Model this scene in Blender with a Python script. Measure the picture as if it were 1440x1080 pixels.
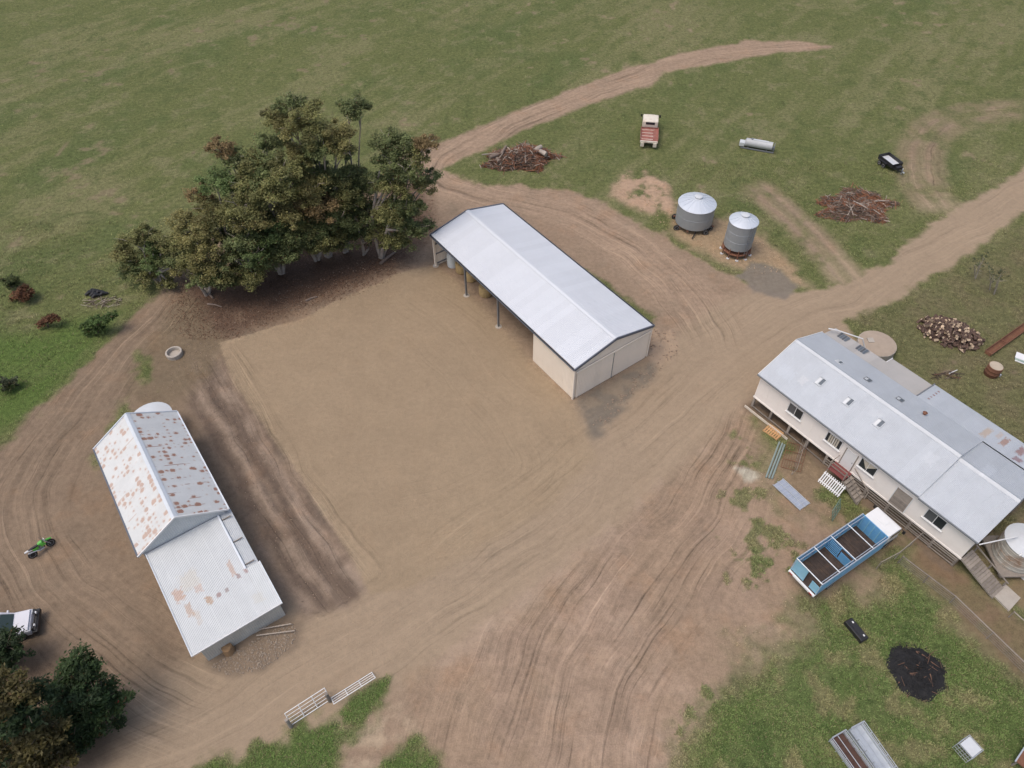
import bpy, bmesh, math, random
import numpy as np
from mathutils import Matrix, Vector

for o in list(bpy.data.objects):
    bpy.data.objects.remove(o, do_unlink=True)
S = bpy.context.scene
COL = S.collection
rnd = random.Random(7)
PI = math.pi

# ---------------------------------------------------------------- camera
FPX, PITCH, ROLL, CAMH = 1020.0, math.radians(48.362), math.radians(-0.4346), 51.393
_F = np.array([0, math.cos(PITCH), -math.sin(PITCH)])
_r0 = np.array([1.0, 0, 0]); _u0 = np.cross(_r0, _F)
_R = math.cos(ROLL) * _r0 + math.sin(ROLL) * _u0
_U = -math.sin(ROLL) * _r0 + math.cos(ROLL) * _u0
cam_d = bpy.data.cameras.new('camera')
cam_d.sensor_width = 36.0
cam_d.lens = FPX / 1440.0 * 36.0
cam_d.clip_start = 0.5
cam_d.clip_end = 4000
cam = bpy.data.objects.new('camera', cam_d)
COL.objects.link(cam)
cam.matrix_world = Matrix(((_R[0], _U[0], -_F[0], 0), (_R[1], _U[1], -_F[1], 0), (_R[2], _U[2], -_F[2], CAMH), (0, 0, 0, 1)))
S.camera = cam

# ---------------------------------------------------------------- sky, sun, exposure (thin overcast, sun from the left)
SUN_EL, SUN_AZ = math.radians(67), math.radians(-116)   # azimuth measured from +Y towards +X
W = bpy.data.worlds.new('World'); S.world = W; W.use_nodes = True
wn = W.node_tree
bg = wn.nodes['Background']
sky = wn.nodes.new('ShaderNodeTexSky')
sky.sky_type = 'NISHITA'; sky.sun_disc = False
sky.sun_elevation = SUN_EL; sky.sun_rotation = SUN_AZ
sky.dust_density = 5.0; sky.air_density = 1.0; sky.ozone_density = 1.0
wn.links.new(sky.outputs[0], bg.inputs[0])
bg.inputs[1].default_value = 0.15
sd = bpy.data.lights.new('sun', 'SUN'); sd.energy = 0.85; sd.angle = math.radians(22); sd.color = (1.0, 0.96, 0.91)
so = bpy.data.objects.new('sun', sd); COL.objects.link(so)
sdir = Vector((math.sin(SUN_AZ) * math.cos(SUN_EL), math.cos(SUN_AZ) * math.cos(SUN_EL), math.sin(SUN_EL)))
so.rotation_euler = sdir.to_track_quat('Z', 'Y').to_euler()
so.location = sdir * 200
S.view_settings.view_transform = 'Standard'
S.view_settings.look = 'None'
S.view_settings.gamma = 1.0
S.view_settings.use_curve_mapping = False
S.view_settings.exposure = 0.2
S.render.resolution_x = 1024; S.render.resolution_y = 768

# ---------------------------------------------------------------- pixel helpers (photo is 1440 x 1080)
def _ray(x, y):
    return _F + _R * (x - 720) / FPX - _U * (y - 540) / FPX
def G(x, y, z=0.0):
    d = _ray(x, y); t = (z - CAMH) / d[2]
    return Vector((t * d[0], t * d[1], z))
def RayY(x, y, Y):
    d = _ray(x, y); t = Y / d[1]
    return Vector((t * d[0], Y, CAMH + t * d[2]))

# ---------------------------------------------------------------- scene graph helpers
def empty(name, loc=(0, 0, 0), rz=0.0, label=None, cat=None, group=None):
    o = bpy.data.objects.new(name, None); COL.objects.link(o)
    o.location = loc; o.rotation_euler = (0, 0, rz); o.empty_display_size = 0.3
    return tag(o, label, cat, group)
def tag(o, label=None, cat=None, group=None, kind=None):
    if label: o['label'] = label
    if cat: o['category'] = cat
    if group: o['group'] = group
    if kind: o['kind'] = kind
    return o
def link(name, me, parent=None, loc=(0, 0, 0), rot=(0, 0, 0)):
    o = bpy.data.objects.new(name, me); COL.objects.link(o)
    o.location = loc; o.rotation_euler = rot
    if parent is not None: o.parent = parent
    return o
def copy_tree(o, parent=None):
    c = o.copy(); COL.objects.link(c); c.parent = parent
    for ch in list(o.children): copy_tree(ch, c)
    return c

class MB:
    """collects shapes for ONE mesh"""
    def __init__(s): s.v = []; s.f = []; s.mi = []
    def add(s, vs, fs, m=0):
        b = len(s.v); s.v += [tuple(v) for v in vs]
        for f in fs: s.f.append([i + b for i in f]); s.mi.append(m)
        return s
    def box(s, c, d, m=0, rz=0.0, taper=(1, 1), rot=None, bev=0.0):
        hx, hy, hz = d[0] / 2, d[1] / 2, d[2] / 2
        P = []
        for z, tx, ty in ((-hz, 1, 1), (hz, taper[0], taper[1])):
            for x, y in ((-hx, -hy), (hx, -hy), (hx, hy), (-hx, hy)):
                P.append(Vector((x * tx, y * ty, z)))
        M = rot if rot is not None else Matrix.Rotation(rz, 3, 'Z')
        P = [M @ p + Vector(c) for p in P]
        return s.add(P, [(0, 3, 2, 1), (4, 5, 6, 7), (0, 1, 5, 4), (1, 2, 6, 5), (2, 3, 7, 6), (3, 0, 4, 7)], m)
    def bar(s, a, b, w, h, m=0, up=(0, 0, 1)):
        a = Vector(a); b = Vector(b); d = b - a; L = d.length
        if L < 1e-6: return s
        x = d.normalized(); u = Vector(up)
        if abs(x.dot(u)) > 0.98: u = Vector((1, 0, 0))
        y = u.cross(x).normalized(); z = x.cross(y)
        return s.box((a + b) / 2, (L, w, h), m, rot=Matrix((x, y, z)).transposed())
    def tube(s, a, b, r0, r1=None, n=8, m=0, caps=True):
        r1 = r0 if r1 is None else r1
        a = Vector(a); b = Vector(b); x = (b - a).normalized()
        u = Vector((0, 0, 1)) if abs(x.z) < 0.95 else Vector((1, 0, 0))
        y = u.cross(x).normalized(); z = x.cross(y); P = []
        for c, r in ((a, r0), (b, r1)):
            for i in range(n):
                t = 2 * PI * i / n; P.append(c + (y * math.cos(t) + z * math.sin(t)) * r)
        F = [(i, (i + 1) % n, n + (i + 1) % n, n + i) for i in range(n)]
        if caps: F += [tuple(reversed(range(n))), tuple(range(n, 2 * n))]
        return s.add(P, F, m)
    def sweep(s, pts, rad, n=7, m=0):
        pts = [Vector(p) for p in pts]; P = []; K = len(pts)
        for k, p in enumerate(pts):
            d = (pts[min(k + 1, K - 1)] - pts[max(k - 1, 0)]).normalized()
            u = Vector((0, 0, 1)) if abs(d.z) < 0.9 else Vector((1, 0, 0))
            y = u.cross(d).normalized(); z = d.cross(y)
            for i in range(n):
                t = 2 * PI * i / n; P.append(p + (y * math.cos(t) + z * math.sin(t)) * rad[k])
        F = []
        for k in range(K - 1):
            for i in range(n):
                F.append((k * n + i, k * n + (i + 1) % n, (k + 1) * n + (i + 1) % n, (k + 1) * n + i))
        F += [tuple(reversed(range(n))), tuple(range((K - 1) * n, K * n))]
        return s.add(P, F, m)
    def lathe(s, prof, n=24, c=(0, 0, 0), m=0, a0=0.0):
        P = []; K = len(prof); c = Vector(c)
        for r, z in prof:
            for i in range(n):
                t = 2 * PI * i / n + a0; P.append(c + Vector((r * math.cos(t), r * math.sin(t), z)))
        F = []
        for k in range(K - 1):
            for i in range(n):
                F.append((k * n + i, k * n + (i + 1) % n, (k + 1) * n + (i + 1) % n, (k + 1) * n + i))
        F += [tuple(reversed(range(n))), tuple(range((K - 1) * n, K * n))]
        return s.add(P, F, m)
    def prism(s, poly, y0, y1, m=0):
        """poly in (x, z), extruded along y"""
        n = len(poly)
        P = [(x, y0, z) for x, z in poly] + [(x, y1, z) for x, z in poly]
        F = [tuple(range(n)), tuple(reversed(range(n, 2 * n)))] + [(i, i + n, (i + 1) % n + n, (i + 1) % n) for i in range(n)]
        return s.add(P, F, m)
    def mesh(s, name, mats, smooth=False, bevel=0.0):
        me = bpy.data.meshes.new(name)
        me.from_pydata([tuple(v) for v in s.v], [], s.f)
        for mt in (mats if isinstance(mats, (list, tuple)) else [mats]): me.materials.append(mt)
        me.polygons.foreach_set('material_index', s.mi)
        bm = bmesh.new(); bm.from_mesh(me); bmesh.ops.recalc_face_normals(bm, faces=bm.faces)
        if bevel > 0:
            bmesh.ops.bevel(bm, geom=[e for e in bm.edges if len(e.link_faces) == 2 and e.calc_face_angle(0) > 0.5], offset=bevel, segments=2, affect='EDGES', profile=0.6)
        bm.to_mesh(me); bm.free()
        if smooth:
            for p in me.polygons: p.use_smooth = True
            me.set_sharp_from_angle(angle=math.radians(40))
        me.update()
        return me
    def build(s, name, mats, parent=None, loc=(0, 0, 0), rot=(0, 0, 0), smooth=False, bevel=0.0):
        return link(name, s.mesh(name, mats, smooth, bevel), parent, loc, rot)

# ---------------------------------------------------------------- material helpers
class N:
    def __init__(s, name):
        s.mat = bpy.data.materials.new(name); s.mat.use_nodes = True
        s.t = s.mat.node_tree; s.b = s.t.nodes['Principled BSDF']
    def new(s, k, **kw):
        n = s.t.nodes.new(k)
        for a, v in kw.items(): setattr(n, a, v)
        return n
    def put(s, sock, v):
        if isinstance(v, bpy.types.NodeSocket): s.t.links.new(v, sock)
        elif v is not None: sock.default_value = v
    def m(s, op, a, b=None, c=None, clamp=False):
        n = s.new('ShaderNodeMath', operation=op, use_clamp=clamp)
        for i, v in enumerate((a, b, c)): s.put(n.inputs[i], v)
        return n.outputs[0]
    def vm(s, op, a, b=None):
        n = s.new('ShaderNodeVectorMath', operation=op)
        s.put(n.inputs[0], a); s.put(n.inputs[1], b)
        return n.outputs[0]
    def attr(s, name):
        n = s.new('ShaderNodeAttribute', attribute_name=name); return n
    def noise(s, vec, scale, detail=3, rough=0.55, dist=0.0):
        n = s.new('ShaderNodeTexNoise'); s.put(n.inputs['Vector'], vec)
        n.inputs['Scale'].default_value = scale; n.inputs['Detail'].default_value = detail
        n.inputs['Roughness'].default_value = rough; n.inputs['Distortion'].default_value = dist
        return n.outputs['Fac']
    def mix(s, f, a, b, typ='MIX'):
        n = s.new('ShaderNodeMix', data_type='RGBA', blend_type=typ)
        s.put(n.inputs[0], f); s.put(n.inputs[6], a); s.put(n.inputs[7], b)
        return n.outputs[2]
    def ramp(s, f, lo, hi):
        n = s.new('ShaderNodeMapRange', interpolation_type='SMOOTHSTEP')
        s.put(n.inputs[0], f); n.inputs[1].default_value = lo; n.inputs[2].default_value = hi
        return n.outputs[0]
    def xyz(s, v):
        n = s.new('ShaderNodeSeparateXYZ'); s.put(n.inputs[0], v); return n.outputs
    def cxyz(s, x, y, z):
        n = s.new('ShaderNodeCombineXYZ'); s.put(n.inputs[0], x); s.put(n.inputs[1], y); s.put(n.inputs[2], z); return n.outputs[0]
    def bump(s, h, strength=0.3, dist=0.05):
        n = s.new('ShaderNodeBump'); s.put(n.inputs['Height'], h)
        n.inputs['Strength'].default_value = strength; n.inputs['Distance'].default_value = dist
        s.t.links.new(n.outputs[0], s.b.inputs['Normal'])
    def coord(s, obj=None):
        n = s.new('ShaderNodeTexCoord')
        if obj is not None: n.object = obj
        return n.outputs['Object']
    def geo(s): return s.new('ShaderNodeNewGeometry').outputs['Position']
    def rand(s): return s.new('ShaderNodeObjectInfo').outputs['Random']
    def done(s, col, rough=0.8, metal=0.0, spec=None):
        s.put(s.b.inputs['Base Color'], col if not isinstance(col, tuple) else (*col[:3], 1))
        s.put(s.b.inputs['Roughness'], rough); s.put(s.b.inputs['Metallic'], metal)
        if spec is not None: s.b.inputs['Specular IOR Level'].default_value = spec
        return s.mat
def C4(c): return (c[0], c[1], c[2], 1.0)

MATS = {}
def plain(name, col, rough=0.7, metal=0.0, var=0.18, scale=3.0, dirt=0.0, dirtcol=(0.16, 0.12, 0.085), rnd_var=0.0, bump=0.0, spec=None):
    """a solid surface with uneven tone, blotches of dust and fine relief"""
    if name in MATS: return MATS[name]
    n = N(name); p = n.geo()
    a = n.noise(p, scale, 4, 0.6); b = n.noise(p, scale * 7, 3, 0.6)
    f = n.m('ADD', n.m('MULTIPLY', n.m('SUBTRACT', a, 0.5), var * 2.2), n.m('MULTIPLY', n.m('SUBTRACT', b, 0.5), var))
    if rnd_var: f = n.m('ADD', f, n.m('MULTIPLY', n.m('SUBTRACT', n.rand(), 0.5), rnd_var * 2))
    col_s = n.vm('MULTIPLY', C4(col)[:3], n.cxyz(n.m('ADD', f, 1.0), n.m('ADD', f, 1.0), n.m('ADD', f, 1.0)))
    if dirt:
        k = n.m('MULTIPLY', n.ramp(n.noise(p, scale * 0.8, 5, 0.65), 0.45, 0.75), dirt)
        col_s = n.mix(k, col_s, C4(dirtcol))
    if bump: n.bump(b, bump, 0.02)
    MATS[name] = n.done(col_s, rough, metal, spec)
    return MATS[name]

# ================================================================ GROUND
def _hash(ix, iy, seed):
    h = (ix.astype(np.int64) * 374761393 + iy.astype(np.int64) * 668265263 + seed * 974634537) & 0xffffffff
    h = ((h ^ (h >> 13)) * 1274126177) & 0xffffffff
    h = (h ^ (h >> 16)) & 0xffffffff
    return h / 4294967295.0
def vnoise(x, y, seed=0):
    ix = np.floor(x); iy = np.floor(y); fx = x - ix; fy = y - iy
    fx = fx * fx * (3 - 2 * fx); fy = fy * fy * (3 - 2 * fy)
    a = _hash(ix, iy, seed); b = _hash(ix + 1, iy, seed); c = _hash(ix, iy + 1, seed); d = _hash(ix + 1, iy + 1, seed)
    return (a * (1 - fx) + b * fx) * (1 - fy) + (c * (1 - fx) + d * fx) * fy
def fbm(x, y, s, seed=0, oc=4):
    """about 0.5 +- 0.5, feature size s metres"""
    v = 0; a = 1.0; t = 0; x = x / s; y = y / s
    for k in range(oc):
        v = v + a * vnoise(x, y, seed + k * 13); t += a; a *= 0.55; x = x * 2.03 + 5.1; y = y * 2.03 + 1.7
    return v / t
def sstep(x, a, b):
    t = np.clip((x - a) / (b - a), 0, 1); return t * t * (3 - 2 * t)
def wpoly(px): return np.array([[G(a, b).x, G(a, b).y] for a, b in px])
def sdist(P, x, y):
    """signed distance to a polygon, positive inside; far points are cut off at -8"""
    out = np.full(x.shape, -8.0)
    k = (x > P[:, 0].min() - 8) & (x < P[:, 0].max() + 8) & (y > P[:, 1].min() - 8) & (y < P[:, 1].max() + 8)
    X = x[k]; Y = y[k]
    if X.size == 0: return out
    d = np.full(X.shape, 1e9); ins = np.zeros(X.shape, bool); n = len(P)
    for i in range(n):
        ax, ay = P[i]; bx, by = P[(i + 1) % n]; ex, ey = bx - ax, by - ay
        t = np.clip(((X - ax) * ex + (Y - ay) * ey) / (ex * ex + ey * ey + 1e-9), 0, 1)
        d = np.minimum(d, (X - ax - t * ex) ** 2 + (Y - ay - t * ey) ** 2)
        c = ((ay > Y) != (by > Y)) & (X < (bx - ax) * (Y - ay) / (by - ay + 1e-12) + ax)
        ins ^= c
    d = np.sqrt(d); out[k] = np.where(ins, d, -d)
    return out
def smooth_line(px, it=3):
    P = wpoly(px)
    for _ in range(it):
        Q = [P[0]]
        for i in range(len(P) - 1): Q += [P[i] * .75 + P[i + 1] * .25, P[i] * .25 + P[i + 1] * .75]
        Q.append(P[-1]); P = np.array(Q)
    return P
def guide(L, x, y, wmax):
    """lateral offset, distance along, weight"""
    lat = np.full(x.shape, 99.0); alo = np.zeros(x.shape); best = np.full(x.shape, 1e9); s = 0.0
    for i in range(len(L) - 1):
        ax, ay = L[i]; ex, ey = L[i + 1] - L[i]; ll = math.hypot(ex, ey) + 1e-9
        t = np.clip(((x - ax) * ex + (y - ay) * ey) / ll ** 2, 0, 1)
        dx = x - ax - t * ex; dy = y - ay - t * ey; d = dx * dx + dy * dy
        k = d < best
        best = np.where(k, d, best); sg = np.sign(ex * dy - ey * dx)
        lat = np.where(k, sg * np.sqrt(d), lat); alo = np.where(k, s + t * ll, alo); s += ll
    endf = sstep(alo, 0, 4) * sstep(-(alo - s), 0, 4)
    return lat, alo, sstep(-np.abs(lat), -wmax, -wmax * 0.45) * endf

P_BARE = wpoly([(600,232),(625,240),(660,258),(740,262),(800,270),(850,287),(900,312),(950,347),(1000,372),(1045,395),(1100,412),(1150,405),(1200,395),(1245,368),(1290,328),(1350,290),(1400,260),(1440,236),(1540,180),(1570,240),(1440,302),(1390,338),(1330,378),(1300,400),(1215,440),(1185,452),(1240,560),(1110,500),(1070,560),(1050,590),(1072,615),(1085,640),(1105,690),(1140,720),(1190,740),(1250,760),(1255,785),(1225,808),(1180,826),(1150,845),(1120,868),(1090,903),(1060,945),(1020,992),(990,1040),(940,1080),(900,1180),(100,1180),(-260,1180),(-260,760),(-60,680),(0,625),(30,600),(60,570),(110,520),(150,480),(195,435),(230,400),(250,375),(300,330),(450,280),(560,250)])
P_FAR = wpoly([(1172,65),(1120,56),(1050,58),(960,75),(880,98),(800,127),(720,158),(660,183),(605,203),(560,225),(590,250),(625,236),(660,218),(720,192),(790,162),(860,137),(918,119),(935,103),(1010,89),(1100,73),(1165,70)])
P_PAD = wpoly([(310,482),(340,474),(420,450),(470,425),(560,385),(610,372),(650,400),(700,455),(748,507),(806,562),(828,615),(836,648),(770,715),(650,785),(565,832),(520,835),(500,790),(440,700),(380,610),(330,540)])
P_RUT = wpoly([(268,500),(306,498),(330,545),(380,615),(440,705),(516,826),(480,852),(425,862),(395,815),(330,690),(262,560)])
P_WET = wpoly([(806,563),(912,506),(940,478),(928,522),(890,562),(852,602),(834,628)])
P_LUMP = wpoly([(914,462),(948,466),(956,498),(930,520),(912,508)])
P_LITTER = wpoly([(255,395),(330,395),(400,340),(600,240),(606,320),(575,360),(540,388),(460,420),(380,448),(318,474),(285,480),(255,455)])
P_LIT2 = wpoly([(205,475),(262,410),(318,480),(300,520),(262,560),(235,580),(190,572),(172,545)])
P_FAN = wpoly([(1055,585),(1010,560),(940,640),(870,710),(700,835),(560,930),(575,1040),(620,1100),(880,1130),(960,1080),(1095,905),(1150,850),(1240,790),(1190,740),(1100,690),(1075,640)])
P_YARD = wpoly([(1255,790),(1300,755),(1350,795),(1440,865),(1560,900),(1580,1060),(1440,955),(1340,868)])
P_YARD2 = wpoly([(1355,770),(1480,700),(1560,740),(1560,900),(1440,870)])
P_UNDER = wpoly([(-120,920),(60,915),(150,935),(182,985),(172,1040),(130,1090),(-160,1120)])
P_SAND = wpoly([(872,243),(905,240),(938,258),(950,285),(948,312),(905,302),(862,275)])
P_SILO = wpoly([(932,300),(985,300),(1062,322),(1115,372),(1145,405),(1085,404),(1015,370),(955,338)])
P_GRAV = wpoly([(1036,388),(1055,370),(1095,380),(1128,405),(1102,419),(1062,411)])
P_DRY = wpoly([(1190,450),(1300,402),(1440,318),(1560,260),(1640,640),(1450,640),(1240,500)])
P_LUSH = wpoly([(-200,500),(40,470),(100,450),(165,440),(152,478),(60,566),(-200,740)])
P_FRONT = wpoly([(1058,575),(1110,612),(1200,690),(1300,765),(1255,790),(1190,745),(1110,700),(1085,640)])
P_HOUSE = np.array([(21.96 + u * math.cos(-.9388) - v * math.sin(-.9388), 42.79 + u * math.sin(-.9388) + v * math.cos(-.9388)) for u, v in ((-.3, -.7), (20.6, -.7), (20.6, 11.8), (-.3, 11.8))])
P_STRAW = wpoly([(560,975),(520,1005),(470,1075),(450,1130),(560,1130),(560,1060),(575,1030)])
P_RUBB = wpoly([(286,930),(402,866),(424,880),(418,908),(372,946),(322,954),(300,948)])
P_BURN = wpoly([(1256,945),(1264,925),(1288,913),(1314,921),(1326,945),(1318,968),(1292,980),(1264,968)])
P_PALE = wpoly([(1040,660),(1052,654),(1072,662),(1070,677),(1045,680)])
GRASS_IN = [wpoly(p) for p in (
    [(555,950),(528,955),(480,985),(420,1018),(360,1050),(288,1082),(200,1140),(420,1140),(468,1080),(490,1045),(525,1008),(548,985)],
    [(575,1045),(540,1072),(500,1130),(640,1130),(602,1078)],
    [(135,650),(150,600),(178,562),(186,575),(160,615),(145,652)],
    [(190,500),(212,505),(225,540),(215,556),(195,530)],
    [(968,330),(990,335),(1010,365),(1000,370),(975,350)],
    [(860,290),(900,270),(925,310),(905,312)],
    [(820,375),(860,396),(924,446),(916,462),(870,430),(830,395)])]
PATCHY = [wpoly(p) for p in (
    [(1030,610),(1050,600),(1070,640),(1075,690),(1050,720),(1022,690)],
    [(1040,735),(1085,728),(1110,760),(1105,800),(1060,810),(1030,790)],
    [(975,1000),(1050,960),(1090,960),(1040,1080),(950,1090)])]
LN = dict(
    main=smooth_line([(20,1160),(180,1075),(330,1000),(480,905),(650,800),(800,690),(900,605),(990,520),(1080,455),(1180,418),(1290,350),(1440,266),(1540,205)]),
    left=smooth_line([(262,385),(200,460),(120,555),(50,650),(20,740),(60,830),(140,890),(230,950),(330,990)]),
    back=smooth_line([(1170,66),(1040,72),(930,95),(850,120),(760,156),(690,190),(630,222),(615,250),(660,270),(740,280),(820,305),(890,350),(950,400),(1000,455),(1010,500)]),
    fan=smooth_line([(720,1160),(745,1020),(790,900),(870,780),(960,670),(1025,570),(1045,500)]),
    rut=smooth_line([(280,490),(330,580),(400,700),(470,800),(520,860)]),
    pad=smooth_line([(560,395),(640,450),(720,540),(790,610),(800,680),(720,740),(610,770),(540,800)]),
    faint=smooth_line([(1050,250),(1130,320),(1175,370),(1215,420)]),
    faint2=smooth_line([(1480,152),(1380,157),(1320,172),(1292,210),(1295,260),(1335,310)]),
    turn=smooth_line([(0,900),(90,880),(170,830),(220,760),(200,690),(120,640)]),
)
GSETS = [('ga', [('main', 6.5), ('faint', 3.0), ('rut', 4.5)]), ('gb', [('back', 4.5), ('left', 6.0)]), ('gc', [('fan', 11.0), ('faint2', 4.0)]), ('gd', [('pad', 9.0)])]

def ground_eval(x, y, want_guides=True):
    n = x.shape
    e1 = fbm(x, y, 3.0, 3) - .5; e2 = fbm(x, y, 0.9, 9) - .5; big = fbm(x, y, 14., 21) - .5; mid = fbm(x, y, 5., 33) - .5; sm = fbm(x, y, 1.5, 71) - .5
    wob = e1 * 1.6 + e2 * 1.0
    def mk(P, soft=0.5, wb=1.0): return sstep(sdist(P, x, y) + wob * wb, -soft, soft)
    gd = {}
    for k, L in LN.items(): gd[k] = guide(L, x, y, {'main': 6.5, 'faint': 3.0, 'rut': 4.5, 'back': 4.5, 'left': 6.0, 'fan': 11.0, 'turn': 7.0, 'faint2': 4.0, 'pad': 9.0}[k])
    # --- grass tones
    c = np.zeros(n + (3,)); c[:] = (.126, .140, .052)
    def over(col, m):
        nonlocal c
        c = c * (1 - m[..., None]) + np.array(col) * m[..., None]
    ru = x * .62 + y * .78; rv = -x * .78 + y * .62
    streak = fbm(ru * .16, rv, 1.5, 41) - .5; broad = fbm(ru * .3, rv, 9., 47) - .5
    over((.185, .178, .085), np.clip(sstep(.7 * big + .8 * streak + .7 * broad, -.06, .34), 0, 1) * .8)
    over((.088, .118, .040), sstep(.6 * mid + .5 * big - .6 * broad, .04, .32) * .6)
    over((.205, .19, .10), sstep(sm + .4 * mid + .5 * e2, .06, .34) * .55)
    over((.080, .105, .036), sstep(-sm - .4 * mid + .5 * e2, .10, .36) * .55)
    over((.150, .132, .070), mk(P_DRY, 3.0) * (.55 + .4 * sstep(sm, -.1, .2)))
    over((.090, .138, .034), mk(P_LUSH, 1.5) * (.7 + .25 * sstep(sm, -.2, .1)))
    near = sstep(-y, -34, -26) * sstep(x, 8, 14)
    over((.082, .128, .036), near * .7)
    over((.20, .175, .09), near * sstep(sm + mid * .8, .04, .25) * .7)
    over((.055, .088, .026), near * sstep(-sm - mid * .8, .06, .28) * .6)
    for P in GRASS_IN[:2]: over((.080, .132, .034), mk(P, 1.0) * .75)
    grass = np.ones(n)
    # --- bare soil
    sb = sdist(P_BARE, x, y); sf = sdist(P_FAR, x, y)
    edg = .45 + 1.8 * sstep(x, 2, 9) * sstep(-y, -44, -36); bare = sstep(sb + wob * (.7 + edg), -edg, edg); far = sstep(sf + wob * .8, -.45, .45)
    dirt = np.maximum(bare, far)
    for P in GRASS_IN: dirt = dirt * (1 - sstep(sdist(P, x, y) + wob * 1.5 + sm * 1.2, -.55, .55))
    for P in PATCHY: dirt = dirt * (1 - sstep(sdist(P, x, y) * .35 + (sm + e2 * .7) * 3.2 - .35, -.15, .3) * .9)
    for k, s in (('faint', .95), ('faint2', .9)):
        dirt = np.maximum(dirt, np.clip(gd[k][2] * 1.25, 0, 1) * s * (.62 + .38 * np.exp(-((np.abs(gd[k][0]) - 1.0) / .5) ** 2)) * (.35 + .65 * sstep(e1 + sm + mid * .6, -.32, .10)))
    spots = sstep(sm + e1 * .5 + big * .5, .30, .40) * .5 * (y > 20)
    dirt = np.maximum(dirt, spots * (1 - mk(P_LUSH, 1.5)))
    dc = np.zeros(n + (3,)); dc[:] = (.262, .192, .134)
    def dover(col, m):
        nonlocal dc
        dc = dc * (1 - m[..., None]) + np.array(col) * m[..., None]
    dover((.27, .19, .13), sstep(mid + e1 * .5, .0, .3) * .5)
    dover((.195, .143, .098), sstep(-x, 15, 26) * .8)
    fan = mk(P_FAN, 3.0)
    dover((.285, .204, .140), fan * .85)
    dover((.345, .250, .182), fan * sstep(big + mid * .7 + sm * .4, .0, .3) * .8)
    dover((.240, .172, .120), fan * sstep(mid + sm * .6, .0, .28) * .6)
    dover((.335, .240, .168), gd['back'][2] * .5)
    dover((.308, .234, .160), np.clip(gd['main'][2] * 1.6, 0, 1) * .92)
    dover((.37, .275, .205), np.exp(-((gd['main'][0] + 5.0) / .7) ** 2) * fan * .55 * sstep(e1 + sm, -.2, .2))
    gd['fan'] = (gd['fan'][0], gd['fan'][1], gd['fan'][2] * np.clip(fan + .1, 0, 1) * (1 - .85 * np.clip(gd['main'][2] * 1.3, 0, 1)))
    rut = mk(P_RUT, .7, .8)
    dover((.195, .145, .108), rut * .9)
    rb = np.sin(gd['rut'][0] * 2.9 + 2.2 * (fbm(x, y, 4., 93) - .5) * 2)
    dover((.285, .215, .160), rut * sstep(rb + sm, .25, .8) * .75)
    dover((.115, .084, .064), rut * sstep(-rb + sm * 1.5, .1, .8) * .75)
    dover((.125, .090, .066), rut * sstep(mid + e1, .05, .3) * .6)
    dover((.172, .145, .114), mk(P_WET, .6, 1.2) * (.6 + .4 * sstep(sm + e2, -.2, .1)))
    dover((.40, .29, .20), mk(P_LUMP, .5) * .6)
    litter_shade = mk(P_LITTER, 1.6); dover((.098, .062, .043), litter_shade * .95)  # leaf litter, its colour darkened further to stand in for tree shade
    dover((.20, .14, .095), litter_shade * sstep(sm + mid, .1, .35) * .5)
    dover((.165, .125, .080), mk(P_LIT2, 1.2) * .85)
    pad = sstep(sdist(P_PAD, x, y) + wob * .35, -.8 + .65 * sstep(-x, 2, 10), .8 - .65 * sstep(-x, 2, 10))
    dover((.298, .224, .146), pad * .95)
    dover((.270, .202, .132), pad * sstep(mid + .5 * sm, -.05, .25) * .5)
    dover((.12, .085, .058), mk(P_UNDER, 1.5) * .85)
    dover((.44, .35, .24), mk(P_STRAW, .8) * .5 * sstep(sm + e2, -.15, .2))
    dover((.20, .152, .108), mk(P_RUBB, .3, .5) * .9)
    dover((.215, .15, .10), mk(P_FRONT, .8) * .6)
    # --- extra soils on the grass side
    for P, col, amt, soft in ((P_SAND, (.40, .275, .19), .95, .9), (P_SILO, (.36, .25, .16), .8, 1.0), (P_GRAV, (.185, .158, .128), .95, .35), (P_PALE, (.42, .38, .30), .95, .25), (P_BURN, (.035, .033, .031), .95, .5)):
        m = mk(P, soft) * amt
        if P is P_SAND or P is P_SILO: m = m * sstep(sm + e1 + (.34 if P is P_SILO else .16), -.16, .14)
        dirt = np.maximum(dirt, m); dover(col, m)
    for P, col, amt in ((P_YARD, (.180, .126, .078), 1.0), (P_YARD2, (.20, .15, .09), .95)):
        m = mk(P, 1.2) * (.8 + .2 * sstep(sm + e1, -.2, .1)) * amt
        dirt = np.maximum(dirt, m); dover(col, mk(P, 1.2))
    m = sstep(sdist(P_HOUSE, x, y) + wob * .5, -.3, .5); dirt = np.maximum(dirt, m); dover((.17, .125, .088), m)
    m = mk(P_FRONT, .6) * sstep(sm + e1, -.12, .15) * .85
    dirt = np.maximum(dirt, m)
    # brighter rough edge of tracks
    grass = 1 - dirt
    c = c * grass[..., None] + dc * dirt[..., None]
    # --- relief
    z = (fbm(x, y, 6., 51) - .5) * .05 + (e2 * .05 + e1 * .03) * (0.4 + .6 * grass)
    z = z + sstep(y, 85, 200) * (big * 1.2)
    padsd = sdist(P_PAD, x, y)
    z = z + pad * .03 + np.exp(-((padsd + .3) / .5) ** 2) * .10 * (gd['rut'][2] + gd['left'][2] * .2 + .12)
    for k, a in (('rut', .10), ('left', .05), ('back', .05), ('faint', .05)):
        lat, al, w = gd[k]
        z = z - a * w * (np.exp(-((np.abs(lat) - .85) / .22) ** 2)) + a * .5 * w * np.exp(-((np.abs(lat) - 1.35) / .25) ** 2)
    z = z + mk(P_SAND, .8) * (.18 + .25 * sm) + mk(P_LUMP, .6) * (.12 + .35 * e2) + mk(P_RUBB, .4) * (.06 + .2 * e2) + mk(P_PALE, .3) * .08
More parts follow.
